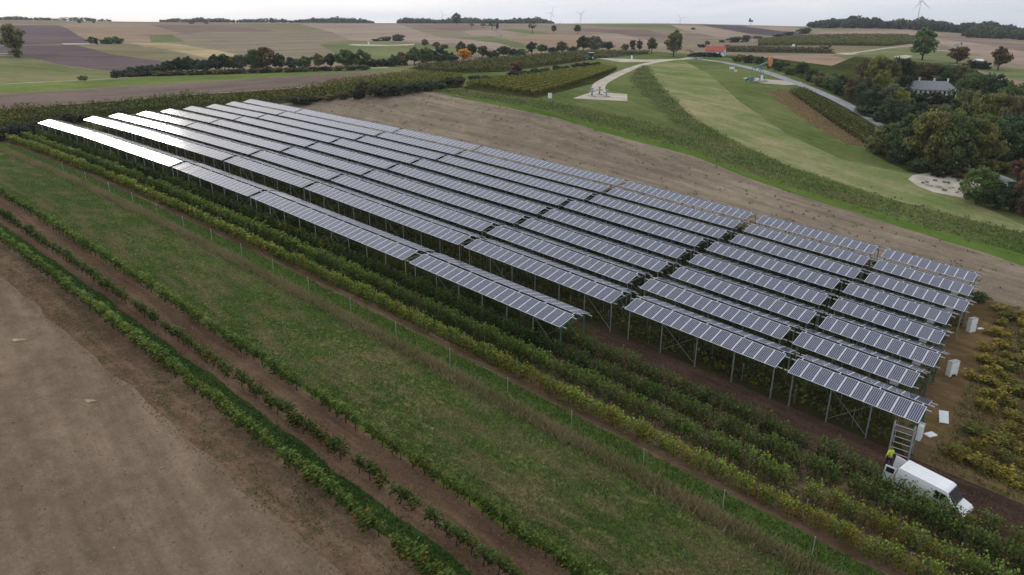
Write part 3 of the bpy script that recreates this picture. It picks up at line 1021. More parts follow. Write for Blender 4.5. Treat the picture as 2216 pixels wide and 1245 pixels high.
# ------------------------------------------------------------------ vines
def vine_foliage(seed, n, size, h0, h1, width, yellow, length=1.25):
    r_ = np.random.default_rng(seed)
    # canes: leaves hang along arching shoots from the wire
    k = max(5, n // 14)
    cx = r_.uniform(-length / 2, length / 2, k)
    out = []
    per = n // k + 1
    for c in cx:
        t = r_.random(per)
        top = h1 * r_.uniform(0.86, 1.10)
        lean = r_.normal(0, width * 0.5)
        drop = r_.random() < 0.35
        z = h0 + (top - h0) * t
        y = lean * t ** 1.5 + r_.normal(0, width * 0.33, per)
        if drop:
            z = top - (top - h0) * t * 1.05
            y = np.sign(lean) * width * (0.4 + 0.6 * np.sqrt(t)) + r_.normal(0, width * 0.2, per)
        x = c + r_.normal(0, 0.13, per) + (r_.normal(0, 0.2)) * t
        out.append(np.stack([x, y, z], -1))
    c = np.concatenate(out)[:n]
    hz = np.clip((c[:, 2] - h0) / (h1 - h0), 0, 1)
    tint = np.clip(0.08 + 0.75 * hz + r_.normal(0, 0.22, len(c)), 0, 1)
    yb = yellow * np.where(hz < 0.55, 1.5, 0.6)
    turned = (r_.random(len(c)) < yb).astype(float) * r_.uniform(0.5, 1, len(c))
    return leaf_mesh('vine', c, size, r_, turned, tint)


def trunk_mesh(seed, h=0.8):
    r_ = random.Random(seed)
    b = MB()
    p = Vector((0, 0, -0.08))
    rad = 0.045
    for i in range(3):
        q = p + Vector((r_.uniform(-.06, .06), r_.uniform(-.05, .05), (h + 0.08) / 3))
        b.tube(p, q, rad, rad * 0.85, 6, caps=(i in (0, 2)))
        p, rad = q, rad * 0.85
    b.tube(p, p + Vector((0.45, 0.02, 0.06)), 0.025, 0.015, 5)
    b.tube(p, p + Vector((-0.45, -0.02, 0.06)), 0.025, 0.015, 5)
    return b.mesh('trunk', M['bark'])


TRUNKS = [trunk_mesh(i) for i in range(4)]
# kinds: trimmed narrow vines on bare soil; tall shaggy ones; half-turned yellow ones; low resolution for distance
VK = {}
for nm, (n, size, h0, h1, wd, yl) in {
    'trim': (270, 0.14, 0.55, 1.55, 0.22, 0.10), 'trim_far': (110, 0.19, 0.62, 1.62, 0.22, 0.06),
    'shag': (380, 0.14, 0.35, 1.85, 0.40, 0.05), 'shag_far': (150, 0.23, 0.3, 1.85, 0.42, 0.07),
    'gold': (340, 0.14, 0.25, 1.70, 0.34, 0.30), 'gold_far': (140, 0.23, 0.25, 1.70, 0.36, 0.22),
    'dim': (70, 0.30, 0.2, 1.75, 0.40, 0.10),
}.items():
    VK[nm] = [vine_foliage(100 + i * 7 + len(nm), n, size, h0, h1, wd, yl * (0.3 if i % 3 else 1.8)) for i in range(6)]

STAKE = MB().tube((0, 0, -0.2), (0, 0, 1.0), 0.035, 0.035, 6).mesh('trellis_post', M['steel'])
WIRE = MB().box((0.5, 0, 0), (1, 0.008, 0.008)).mesh('trellis_wire', M['steel'])


def wave(x, s):
    return 0.5 + 0.25 * math.sin(x * 0.21 + s) + 0.25 * math.sin(x * 0.083 + 2.1 * s)


def vine_row(v, u0, u1, label, kind, posts=5.0, spacing=1.1, col=((0.055, 0.085, 0.022), (0.085, 0.115, 0.030)), group='vine rows', trunks=True, fat=1.0, hmul=1.0, miss=0.02, post_h=1.85, far_d=85.0):
    um = 0.5 * (u0 + u1)
    c = xy(um, v)
    base = Vector((c[0], c[1], gz(*c)))
    o = thing('vine_row', base, label, 'vine row', group)
    R_ = random.Random(int(abs(v) * 100))
    n = int((u1 - u0) / spacing)
    ang = PH
    us = [u0 + (i + 0.5) * spacing + R_.uniform(-.15, .15) for i in range(n)]
    vs = [v + R_.gauss(0, 0.05) for _ in us]
    q = np.array([xy(a, b) for a, b in zip(us, vs)])
    if v == -5.7:       # the vines beside the parked van are pushed aside
        for i, u in enumerate(us):
            if -1.2 < u < 6.0:
                q[i] = xy(u, -6.55)
    zs = H(q[:, 0], q[:, 1])
    for i, u in enumerate(us):
        if R_.random() < miss:
            continue
        big = R_.uniform(.72, 1.3) if kind == 'trim' else R_.uniform(.88, 1.15)
        D = math.hypot(q[i, 0], q[i, 1])
        g = wave(u, v)
        kd = kind if D < far_d else kind + '_far'
        if kind == 'shag' and g > 0.86:
            kd = kd.replace('shag', 'gold')
        me = VK[kd][R_.randrange(6)]
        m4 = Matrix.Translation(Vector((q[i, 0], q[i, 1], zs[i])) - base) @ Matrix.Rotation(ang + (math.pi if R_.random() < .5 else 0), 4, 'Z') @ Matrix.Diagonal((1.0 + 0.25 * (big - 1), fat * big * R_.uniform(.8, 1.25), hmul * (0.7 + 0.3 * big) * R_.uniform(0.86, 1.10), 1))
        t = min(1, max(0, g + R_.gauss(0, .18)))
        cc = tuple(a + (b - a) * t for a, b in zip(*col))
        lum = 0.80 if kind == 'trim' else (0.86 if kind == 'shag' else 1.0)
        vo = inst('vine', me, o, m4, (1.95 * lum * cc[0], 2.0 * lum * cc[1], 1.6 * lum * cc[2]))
        if trunks and D < 130:
            to = inst('trunk', TRUNKS[R_.randrange(4)], vo)
    if posts:
        k = int((u1 - u0) / posts)
        for i in range(k + 1):
            p = xy(u0 + i * posts, v + R_.gauss(0, .03))
            if math.hypot(*p) > 150:
                continue
            inst('trellis_post', STAKE, o, Matrix.Translation(Vector((p[0], p[1], gz(*p))) - base) @ Matrix.Rotation(R_.gauss(0, .03), 4, 'X') @ Matrix.Diagonal((1, 1, post_h * R_.uniform(.94, 1.05), 1)))
    return o


GREEN = ((0.046, 0.070, 0.018), (0.085, 0.118, 0.028))
DARK = ((0.030, 0.048, 0.014), (0.058, 0.078, 0.022))
vine_row(-35.6, -112, 12, 'vine row along the bare beige field, nearest the bottom left', 'trim', None, col=GREEN, fat=1.6, hmul=1.0, miss=0.05)
vine_row(-32.5, -118, 12, 'vine row between brown soil and dark grass strip, middle of the left three', 'trim', None, col=DARK, fat=1.35, hmul=0.95, miss=0.10)
vine_row(-29.4, -150, 12, 'vine row along the lower edge of the wide green meadow', 'trim', None, col=GREEN, fat=1.45, hmul=0.98, miss=0.04)
vine_row(-14.0, -166, 14, 'yellowing vine row nearest the tall dry grass, in front of the panels', 'gold', 6.5, col=((0.060, 0.082, 0.018), (0.105, 0.125, 0.026)), miss=0.03, fat=1.15)
vine_row(-11.2, -166, 14, 'vine row just behind the yellowing front row', 'shag', 6.5, col=GREEN, fat=1.15)
vine_row(-8.4, -166, 14, 'bushy vine row ending beyond the front panel row, third behind the meadow', 'shag', 6.5, col=DARK, fat=1.2, hmul=1.05)
vine_row(-5.7, -166, 14, 'bushy dark vine row beside the brown lane and the white van', 'shag', 6.5, col=DARK, fat=1.35, hmul=1.12, miss=0.04)


# rows under the panels, mostly hidden
def dim_row(v, u0, u1, label):
    c = xy(0.5 * (u0 + u1), v)
    base = Vector((c[0], c[1], gz(*c)))
    o = thing('vine_row', base, label, 'vine row', 'vine rows under the panels')
    r_ = np.random.default_rng(int(v * 100) + 5000)
    n = int((u1 - u0) * 46)
    u = r_.uniform(u0, u1, n)
    hz = r_.random(n)
    w = r_.normal(0, 0.30, n) * (0.6 + 0.5 * np.sin(u * 2.1 + v) ** 2)
    p = O[None] + u[:, None] * DU[None] + (v + w)[:, None] * NV[None]
    z = H(p[:, 0], p[:, 1]) + 0.2 + 1.55 * hz * (0.8 + 0.2 * np.sin(u * 1.3 + v))
    cent = np.column_stack([p, z]) - np.array(base)
    turned = (r_.random(n) < np.where(hz < 0.5, 0.22, 0.08)) * r_.uniform(0.4, 0.9, n)
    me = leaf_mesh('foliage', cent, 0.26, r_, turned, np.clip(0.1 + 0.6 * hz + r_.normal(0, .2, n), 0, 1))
    inst('foliage', me, o, None, (0.085, 0.110, 0.028))
    for i in range(int((u1 - u0) / 5)):
        q = xy(u0 + 2 + i * 5, v)
        if math.hypot(*q) < 110:
            inst('trellis_post', STAKE, o, Matrix.Translation(Vector((q[0], q[1], gz(*q))) - base) @ Matrix.Diagonal((1, 1, 1.9, 1)))


dv0 = 1.5
names = ['second', 'third', 'fourth', 'fifth', 'sixth', 'seventh', 'eighth', 'rearmost']
for k, r in enumerate(range(2, 10)):
    dim_row(ROW_V[r] + 1.5, -167, ROW_U[r] - 0.5, 'vine row under the near slope of the %s panel row' % names[k])
    dim_row(ROW_V[r] + 4.2, -167, ROW_U[r] - 0.5, 'vine row under the far slope of the %s panel row' % names[k])


# the yellowing young vineyard at the right edge: sparse low vines in rows
def young_row(v, u0, u1, label):
    c = xy(0.5 * (u0 + u1), v)
    base = Vector((c[0], c[1], gz(*c)))
    o = thing('vine_row', base, label, 'vine row', 'yellow vine rows at the right')
    R_ = random.Random(int(v * 77))
    n = int((u1 - u0) / 0.85)
    for i in range(n):
        if R_.random() < 0.34:
            continue
        u = u0 + i * 0.85 + R_.uniform(-.25, .25)
        q = xy(u, v + R_.gauss(0, .22))
        kd = 'gold' if R_.random() < .6 else 'shag'
        m4 = Matrix.Translation(Vector((q[0], q[1], gz(*q) - 0.12)) - base) @ Matrix.Rotation(R_.uniform(0, 6.28), 4, 'Z') @ Matrix.Diagonal((1.25, 1.6 * R_.uniform(.8, 1.3), R_.uniform(0.42, 0.75), 1))
        t = R_.random()
        cc = tuple(1.4 * (a + (b - a) * t) for a, b in zip((0.070, 0.084, 0.020), (0.20, 0.155, 0.026)))
        vo = inst('vine', VK[kd + '_far' if math.hypot(*q) > 75 else kd][R_.randrange(6)], o, m4, cc)


k = 0
yn = ['nearest', 'second', 'third', 'fourth', 'fifth', 'sixth', 'seventh', 'eighth', 'ninth', 'tenth', 'eleventh', 'twelfth', 'thirteenth', 'fourteenth', 'fifteenth', 'sixteenth']
v = 3.4
while v < 42.5 and k < 16:
    young_row(v, 2.6 - 0.06 * v, 24, '%s yellow vine row at the right edge, counted from the van' % yn[k])
    v += 2.75
    k += 1

# ------------------------------------------------------------------ trees and bushes
def crown_points(r_, n, kind):
    """leaf centres in clumps around limbs; unit height"""
    spec = {'round': (0.57, 0.40, 0.40, 40, 0.115), 'tall': (0.54, 0.26, 0.45, 42, 0.09), 'bush': (0.44, 0.62, 0.44, 34, 0.17),
            'loose': (0.62, 0.42, 0.36, 15, 0.10), 'wide': (0.50, 0.52, 0.46, 64, 0.115)}[kind]
    cz, rx, rz, k, cr_ = spec
    cl = []
    while len(cl) < k:
        p = r_.uniform(-1, 1, 3)
        d = np.linalg.norm(p)
        if d > 1 or d < 0.3:
            continue
        w = 1.0 if kind == 'bush' else 0.72 + 0.28 * (1 - max(p[2], 0)) - 0.25 * max(-p[2] - 0.3, 0)
        cl.append((p[0] * rx * w * r_.uniform(.8, 1.12), p[1] * rx * w * r_.uniform(.8, 1.12), cz + p[2] * rz * r_.uniform(.85, 1.1)))
    cl = np.array(cl)
    idx = r_.integers(0, k, n)
    rad = cr_ * r_.uniform(0.7, 1.35, k)
    d = r_.normal(size=(n, 3))
    d /= np.linalg.norm(d, axis=1)[:, None]
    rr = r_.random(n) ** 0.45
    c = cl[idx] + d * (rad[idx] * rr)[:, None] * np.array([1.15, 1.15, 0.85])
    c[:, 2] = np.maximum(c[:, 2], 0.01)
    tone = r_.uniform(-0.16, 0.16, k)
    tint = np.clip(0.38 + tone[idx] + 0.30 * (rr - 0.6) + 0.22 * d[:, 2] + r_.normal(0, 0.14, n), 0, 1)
    return c, tint, cl


def tree_proto(seed, kind, n, size, yellow=0.05):
    r_ = np.random.default_rng(seed)
    c, tint, cl = crown_points(r_, n, kind)
    turned = (r_.random(n) < yellow) * r_.uniform(.3, .9, n)
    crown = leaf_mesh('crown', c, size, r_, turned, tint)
    b = MB()
    hb = {'round': 0.42, 'tall': 0.4, 'bush': 0.12, 'loose': 0.42, 'wide': 0.32}[kind]
    b.tube((0, 0, -0.03), (0.01, 0, hb * 0.5), 0.032, 0.025, 7, caps=False)
    b.tube((0.01, 0, hb * 0.5), (0, 0.01, hb), 0.025, 0.018, 7, caps=False)
    for i in range(0, len(cl), max(1, len(cl) // 8)):
        q = cl[i]
        mid = (q[0] * 0.45, q[1] * 0.45, hb + (q[2] - hb) * 0.35)
        b.tube((0, 0.01, hb * 0.9), mid, 0.014, 0.009, 5, caps=False)
        b.tube(mid, tuple(q), 0.009, 0.003, 5, caps=False)
    return b.mesh('trunk', M['bark']), crown


PROTO = {
    'round': [tree_proto(11 + i, 'round', 2800, 0.066) for i in range(4)],
    'tall': [tree_proto(31 + i, 'tall', 2200, 0.058) for i in range(2)],
    'bush': [tree_proto(51 + i, 'bush', 1900, 0.105, 0.04) for i in range(5)],
    'loose': [tree_proto(71 + i, 'loose', 900, 0.062) for i in range(2)],
    'wide': [tree_proto(91 + i, 'wide', 7000, 0.046, 0.07) for i in range(6)],
}
TC = {'g': (0.060, 0.084, 0.030), 'dg': (0.034, 0.050, 0.025), 'ol': (0.088, 0.092, 0.032), 'yg': (0.130, 0.128, 0.030), 'br': (0.074, 0.062, 0.030),
      'rd': (0.094, 0.058, 0.030), 'or': (0.42, 0.205, 0.022), 'dk': (0.030, 0.036, 0.022), 'gy': (0.062, 0.074, 0.046)}
TCN = {'g': 'green', 'dg': 'dark green', 'ol': 'olive green', 'yg': 'yellow green', 'br': 'brownish', 'rd': 'reddish', 'or': 'bright orange', 'dk': 'blackish green', 'gy': 'grey green'}
NTH = ['first', 'second', 'third', 'fourth', 'fifth', 'sixth', 'seventh', 'eighth', 'ninth', 'tenth', 'eleventh', 'twelfth', 'thirteenth', 'fourteenth', 'fifteenth', 'sixteenth', 'seventeenth', 'eighteenth', 'nineteenth', 'twentieth']
NTH += ['twenty-' + w for w in NTH[:9]] + ['thirtieth'] + ['thirty-' + w for w in NTH[:9]] + ['fortieth'] + ['forty-' + w for w in NTH[:9]] + ['fiftieth'] + ['fifty-' + w for w in NTH[:9]]
TR = random.Random(5)


def depth_of(p):
    z = gz(*p)
    return p[1] * math.cos(PITCH) - (z - CAM_H) * math.sin(PITCH)


def plant(px, base, top, wpx, kind, colk, label, cat, group=None):
    p = gp(px, base)
    dp_ = depth_of(p)
    h = (base - top) * dp_ / FPX * 1.04
    w = wpx * dp_ / FPX
    spread = {'round': 0.92, 'tall': 0.62, 'bush': 1.40, 'loose': 0.95, 'wide': 1.18}[kind]
    sx = w / spread
    o = thing({'bush': 'bush'}.get(kind, 'tree'), (p[0], p[1], gz(*p) - 0.05), label, cat, group, TR.uniform(0, 6.28))
    tm, cm = PROTO[kind][TR.randrange(len(PROTO[kind]))]
    s4 = Matrix.Diagonal((sx, sx, h, 1))
    inst('trunk', tm, o, Matrix.Diagonal((h * 0.9, h * 0.9, h, 1)) if sx > h * 1.5 else s4)
    c = TC[colk]
    k = 2.05 * TR.uniform(.85, 1.18)
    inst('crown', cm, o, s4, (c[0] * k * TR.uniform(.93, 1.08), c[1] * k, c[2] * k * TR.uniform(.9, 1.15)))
    return o


def planting(group, place, items, lone=False):
    items = sorted(items, key=lambda t: t[0])
    for i, it in enumerate(items):
        px, base, top, w, kind, ck = it[:6]
        cat = 'bush' if kind == 'bush' else 'tree'
        if len(it) > 6:
            lab = it[6]
        else:
            lab = '%s %s, %s from the left %s' % (TCN[ck], cat, NTH[i], place)
        plant(px, base, top, w, kind, ck, lab, cat, group)


planting('lone trees on the far hillside', '', [
    (988, 54, 31, 22, 'round', 'dg', 'tall dark lone tree in front of the far forest, breaking the skyline'),
    (1065, 65, 47, 20, 'loose', 'gy', 'pale lone tree right of the tall dark one, below the far forest'),
    (1020, 62, 48, 14, 'loose', 'gy', 'thin pale tree just right of the tall dark skyline tree'),
    (1045, 62, 49, 16, 'loose', 'br', 'small brownish tree between two pale trees below the far forest'),
    (1076, 64, 50, 8, 'tall', 'dg', 'slim dark tree beside the teal pumpjack on the far slope'),
    (1152, 73, 47, 20, 'loose', 'g', 'leaning lone tree with airy crown below the wind turbines'),
    (1198, 72, 55, 12, 'round', 'dg', 'smallest of three lone trees below the wind turbines'),
    (1250, 74, 54, 16, 'round', 'dk', 'dark round lone tree, rightmost of three below the wind turbines'),
    (1624, 53, 38, 11, 'loose', 'dk', 'tiny dark tree standing alone on the bare skyline'),
    (1785, 114, 94, 26, 'loose', 'br', 'small bare brownish tree beside the pale forked track'),
])
planting('lone trees in the fields', '', [
    (36, 124, 52, 48, 'tall', 'ol', 'tall olive tree standing alone at the far left edge'),
    (6, 97, 88, 9, 'bush', 'dg', 'tiny dark bush at the far left edge behind the tall tree'),
    (1457, 123, 72, 44, 'round', 'ol', 'olive tree with slim bare trunk left of the orange pumpjack'),
    (1410, 116, 81, 24, 'round', 'g', 'green tree left of the olive tree by the gravel pad'),
    (1369, 108, 87, 18, 'tall', 'dk', 'left half of the blackish tree pair above the gravel pad'),
    (1384, 108, 88, 17, 'tall', 'dk', 'right half of the blackish tree pair above the gravel pad'),
    (1352, 108, 95, 20, 'bush', 'br', 'brownish bush left of the blackish tree pair'),
    (1995, 131, 68, 60, 'round', 'g', 'large round green tree alone on the right hillside'),
    (2070, 138, 101, 48, 'round', 'rd', 'round tree with reddish side right of the large green tree'),
    (2159, 152, 106, 42, 'round', 'br', 'round brownish tree near the right edge of the hillside'),
    (2100, 148, 130, 34, 'bush', 'dk', 'low dark bush between reddish and brownish round trees'),
    (2126, 150, 132, 36, 'bush', 'dk', 'low dark bush just left of the round brownish tree'),
    (2118, 652, 628, 38, 'bush', 'g', 'small green bush at the right end of the rearmost panel row'),
    (655, 224, 204, 70, 'bush', 'dk', 'low dark bush behind the far corner of the panels'),
    (180, 174, 162, 20, 'bush', 'ol', 'small olive bush on the pasture above the green strip'),
    (250, 169, 151, 22, 'bush', 'dg', 'small dark bush left of the long hedgerow'),
])
planting('bushes on the far slopes', 'on the far slopes', [
    (203, 95, 80, 26, 'bush', 'dg'), (226, 95, 84, 20, 'bush', 'g'), (246, 95, 78, 40, 'bush', 'g'), (836, 89, 79, 34, 'bush', 'ol'), (862, 89, 74, 32, 'bush', 'gy'),
    (815, 89, 84, 24, 'bush', 'rd'), (920, 98, 85, 16, 'bush', 'br'), (944, 102, 91, 18, 'bush', 'br'), (962, 105, 96, 22, 'bush', 'br'), (172, 50, 43, 14, 'bush', 'gy'),
    (203, 50, 45, 8, 'bush', 'gy'), (1562, 92, 86, 14, 'bush', 'dg'), (1590, 92, 80, 34, 'bush', 'dg'), (1612, 91, 76, 30, 'bush', 'gy'), (1640, 84, 78, 26, 'bush', 'dg'),
    (1685, 80, 73, 26, 'bush', 'dk'), (1708, 78, 69, 26, 'bush', 'dk'), (1742, 73, 61, 34, 'bush', 'dg'), (1500, 64, 60, 12, 'bush', 'dk'), (1832, 60, 52, 26, 'bush', 'dg'),
    (1530, 97, 88, 12, 'bush', 'gy'), (1518, 103, 95, 20, 'bush', 'dg'), (415, 52, 46, 14, 'bush', 'gy'), (447, 52, 47, 12, 'bush', 'gy')])
hedge = [(272, 166, 150, 30), (290, 165, 145, 34), (308, 164, 141, 34), (328, 163, 139, 36), (348, 162, 139, 36), (368, 162, 131, 34), (388, 161, 128, 36), (408, 160, 126, 38), (430, 160, 128, 36),
         (450, 159, 129, 34), (468, 158, 122, 36), (488, 157, 117, 38), (506, 156, 123, 36), (526, 155, 118, 40), (552, 154, 107, 48), (580, 153, 103, 54), (606, 152, 119, 36), (634, 150, 124, 30), (660, 150, 121, 38),
         (690, 149, 119, 34), (716, 148, 116, 32), (750, 147, 108, 54), (782, 146, 110, 50), (808, 145, 128, 34), (830, 144, 126, 32), (852, 144, 117, 34), (874, 142, 113, 34), (897, 141, 106, 34), (922, 139, 104, 44), (950, 137, 103, 48), (976, 134, 112, 34)]
hc = ['dg', 'dg', 'dk', 'dg', 'gy', 'dg', 'dk', 'dg', 'dg', 'gy', 'dk', 'dg', 'ol', 'gy', 'g', 'br', 'dg', 'dg', 'g', 'ol', 'dg', 'g', 'g', 'dk', 'dk', 'dg', 'br', 'g', 'g', 'dg', 'dg']
planting('hedgerow beyond the grass strip', 'in the long hedgerow beyond the grass strip', [(*a, 'bush' if a[1] - a[2] < 30 else ('wide' if a[3] > 40 else 'round'), c) for a, c in zip(hedge, hc)])
planting('hedgerow undergrowth', 'along the foot of the long hedgerow', [(290 + i * 26, 166 - i * 0.75, 154 - i * 0.7, 34, 'bush', ('br', 'dk', 'ol', 'br', 'gy')[i % 5]) for i in range(20)])
planting('hedgerow right of the orange tree', 'in the hedgerow around the orange tree', [
    (1004, 133, 106, 34, 'round', 'or', 'bright orange autumn tree in the middle hedgerow'),
    (998, 122, 93, 24, 'round', 'gy'), (1020, 124, 95, 28, 'round', 'dg'), (1044, 125, 99, 26, 'round', 'br'), (1066, 125, 108, 32, 'bush', 'dg'), (1090, 123, 100, 36, 'round', 'dg'), (1112, 121, 105, 32, 'bush', 'dg'),
    (1130, 119, 106, 28, 'bush', 'gy'), (1150, 118, 91, 28, 'round', 'dg'), (1172, 117, 96, 26, 'round', 'g'), (1196, 115, 102, 28, 'bush', 'dg'), (1216, 115, 92, 32, 'round', 'br'), (1240, 112, 100, 28, 'bush', 'dg'),
    (1262, 111, 81, 34, 'round', 'dg'), (1286, 110, 80, 42, 'wide', 'gy'), (1312, 109, 90, 36, 'round', 'dg')])
planting('hedge behind the panels', 'in the low hedge behind the panels', [
    (690, 218, 206, 34, 'bush', 'br'), (715, 216, 202, 36, 'bush', 'ol'), (745, 213, 198, 40, 'bush', 'br'), (786, 211, 172, 34, 'round', 'rd'), (775, 213, 190, 40, 'bush', 'dk'), (812, 209, 186, 42, 'bush', 'dk'), (840, 207, 182, 46, 'bush', 'dk'), (866, 204, 180, 44, 'bush', 'dk'),
    (895, 200, 178, 44, 'bush', 'dk'), (922, 197, 175, 44, 'bush', 'dg'), (950, 193, 172, 36, 'bush', 'dg'), (972, 190, 167, 34, 'round', 'dg'), (994, 188, 165, 34, 'round', 'br'), (1030, 180, 162, 36, 'bush', 'dg'), (1050, 177, 162, 30, 'bush', 'gy')])
planting('hedge beside the small vineyard', 'in the hedge above the small striped vineyard', [
    (1116, 166, 132, 36, 'round', 'rd'), (1112, 171, 152, 34, 'bush', 'dk'), (1134, 168, 152, 34, 'bush', 'dk'), (1158, 165, 146, 28, 'bush', 'dg'), (1180, 161, 146, 30, 'bush', 'br'), (1204, 158, 141, 26, 'bush', 'dg'), (1226, 156, 141, 34, 'bush', 'dk'),
    (1250, 153, 136, 38, 'bush', 'dk'), (1272, 150, 135, 36, 'bush', 'dk'), (1290, 148, 134, 28, 'bush', 'dk')])
planting('bushes at the far left end of the panels', 'at the far left end of the panels', [
    (-60, 312, 280, 70, 'bush', 'dk'), (-10, 305, 272, 70, 'bush', 'dk'), (35, 298, 264, 64, 'bush', 'dk'), (75, 290, 262, 50, 'bush', 'dk'), (110, 283, 266, 46, 'bush', 'dk'), (150, 268, 243, 44, 'bush', 'dk'), (180, 264, 246, 40, 'bush', 'dk'), (262, 248, 236, 34, 'bush', 'dk')])
planting('hedge along the road', 'in the hedge right of the road', [(px, b, t, w, k, c) for (px, b, t, w, k, c) in [
    (1598, 134, 117, 30, 'bush', 'ol'), (1620, 137, 119, 32, 'bush', 'dg'), (1645, 142, 122, 34, 'bush', 'dg'), (1668, 148, 124, 36, 'bush', 'br'), (1690, 155, 131, 36, 'bush', 'dg'), (1712, 163, 139, 36, 'bush', 'ol'), (1734, 170, 134, 34, 'round', 'dg'),
    (1756, 177, 148, 36, 'bush', 'dg'), (1778, 187, 153, 40, 'bush', 'ol'), (1800, 195, 156, 40, 'bush', 'g'), (1822, 206, 158, 44, 'bush', 'dg'), (1846, 218, 165, 48, 'wide', 'br'), (1870, 230, 172, 52, 'wide', 'dg')]])
planting('woodland at the right', 'in the woodland right of the road', [(*a[:4], 'wide', a[4]) for a in [
    (1893, 205, 122, 62, 'ol'), (1868, 196, 128, 50, 'br'), (1915, 210, 128, 56, 'ol'), (1945, 205, 125, 60, 'dg'), (1888, 245, 188, 60, 'dg'), (1918, 250, 182, 60, 'gy'), (1900, 222, 155, 55, 'yg'), (1940, 255, 192, 58, 'yg'),
    (1978, 172, 138, 58, 'br'), (2012, 172, 138, 58, 'br'), (2046, 174, 140, 58, 'g'), (2080, 178, 142, 58, 'ol'),
    (1958, 282, 218, 62, 'dg'), (1990, 290, 222, 66, 'dg'), (2024, 296, 226, 70, 'br'), (2058, 292, 218, 66, 'dg'), (1925, 275, 215, 56, 'dg'), (2085, 262, 196, 62, 'ol'), (2100, 300, 206, 78, 'ol'), (2140, 306, 200, 84, 'ol'), (2182, 314, 208, 86, 'br'), (2225, 322, 214, 90, 'ol'),
    (2100, 238, 160, 84, 'g'), (2140, 245, 164, 84, 'dg'), (2176, 256, 182, 74, 'g'), (2215, 270, 205, 74, 'ol'), (2260, 300, 215, 80, 'dg'),
    (1922, 338, 268, 80, 'ol'), (1960, 352, 250, 92, 'g'), (2005, 366, 240, 104, 'ol'), (2056, 374, 246, 108, 'g'), (2104, 376, 256, 104, 'ol'), (2150, 360, 266, 96, 'dg'), (2196, 352, 262, 96, 'dg'), (2240, 360, 270, 96, 'dg'), (2030, 330, 232, 90, 'g'), (2130, 332, 246, 90, 'g'), (2170, 330, 248, 90, 'dg')]])
WR = random.Random(8)
und = []
for (px_, py_) in [(1880, 250), (1900, 262), (1935, 270), (1955, 292), (1985, 300), (2015, 308), (2045, 306), (2075, 300), (2110, 318), (2150, 326), (2195, 335), (1900, 330), (1940, 352), (1985, 372), (2035, 382), (2085, 384), (2125, 374), (2165, 372), (2075, 270), (2120, 268), (2160, 276), (2200, 290), (1975, 226), (2010, 230), (2045, 232), (2080, 236), (1955, 215), (1930, 225)]:
    und.append((px_, py_, py_ - WR.uniform(20, 34), WR.uniform(44, 66), 'bush', WR.choice(['dg', 'dg', 'g', 'ol', 'br', 'dk'])))
planting('woodland undergrowth', 'in the woodland undergrowth at right', und)
planting('trees below the gravel pad', 'below the gravel pad at the right edge', [
    (2112, 442, 362, 86, 'wide', 'g'), (2152, 452, 396, 70, 'wide', 'dg'), (2190, 460, 392, 74, 'wide', 'dg'), (2222, 470, 344, 72, 'wide', 'rd'), (2270, 470, 370, 90, 'wide', 'dg'), (2200, 398, 340, 44, 'round', 'rd')])


# ------------------------------------------------------------------ far forests: one mass each
def forest(name, px0, px1, D0, D1, h, n, col, label):
    r_ = np.random.default_rng(abs(int(px0)) + 3)
    trees = int(n / 26)
    tx = []
    pxs = r_.uniform(px0, px1, trees)
    Ds = r_.uniform(D0, D1, trees)
    R0 = np.array([at_d(a, d) for a, d in zip(pxs, Ds)])
    z0 = H(R0[:, 0], R0[:, 1])
    fade = np.clip(np.minimum(pxs - px0, px1 - pxs) / 40 + 0.45, 0, 1)
    ht = h * r_.uniform(0.6, 1.15, trees) * fade * (0.86 + 0.16 * np.sin(pxs * 0.045) + 0.10 * np.sin(pxs * 0.13 + 1))
    idx = np.repeat(np.arange(trees), 26)
    m = len(idx)
    d = r_.normal(size=(m, 3)); d /= np.linalg.norm(d, axis=1)[:, None]
    c = np.column_stack([R0[idx], z0[idx] + ht[idx] * 0.5]) + d * np.column_stack([ht[idx] * 0.42, ht[idx] * 0.42, ht[idx] * 0.5])
    tone = r_.uniform(-.25, .25, trees)
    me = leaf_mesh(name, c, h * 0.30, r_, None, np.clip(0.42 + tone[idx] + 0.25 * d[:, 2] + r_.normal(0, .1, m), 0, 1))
    o = inst(name, me, None, None, tuple(1.5 * x for x in col))
    tag(o, label, 'forest', None, 'stuff')


forest('forest', 862, 1196, 1400, 1700, 10, 14000, (0.040, 0.056, 0.040), 'dark distant forest on the skyline behind the tall lone tree')
forest('forest', 640, 812, 1500, 1750, 10, 7000, (0.048, 0.062, 0.048), 'low distant forest on the skyline left of centre')
forest('forest', 352, 640, 1450, 1550, 7, 7000, (0.055, 0.068, 0.052), 'thin far treeline on the left skyline')
forest('forest', -60, 250, 1500, 1700, 6, 6000, (0.060, 0.074, 0.054), 'hazy far woods on the skyline at the left edge')
forest('forest', 1745, 2420, 1080, 1500, 12.5, 36000, (0.038, 0.052, 0.034), 'broad dark forest along the right skyline')
forest('forest', 2080, 2420, 900, 1080, 10.5, 9000, (0.050, 0.058, 0.036), 'nearer edge of the forest above the pale field at right')


# ------------------------------------------------------------------ vineyards further off
def inside(poly, p):
    q = np.array(poly)
    ins = np.zeros(len(p), bool)
    for i in range(len(q)):
        a, b_ = q[i], q[(i + 1) % len(q)]
        if a[1] == b_[1]:
            continue
        ins ^= ((a[1] > p[:, 1]) != (b_[1] > p[:, 1])) & (p[:, 0] < (b_[0] - a[0]) * (p[:, 1] - a[1]) / (b_[1] - a[1]) + a[0])
    return ins


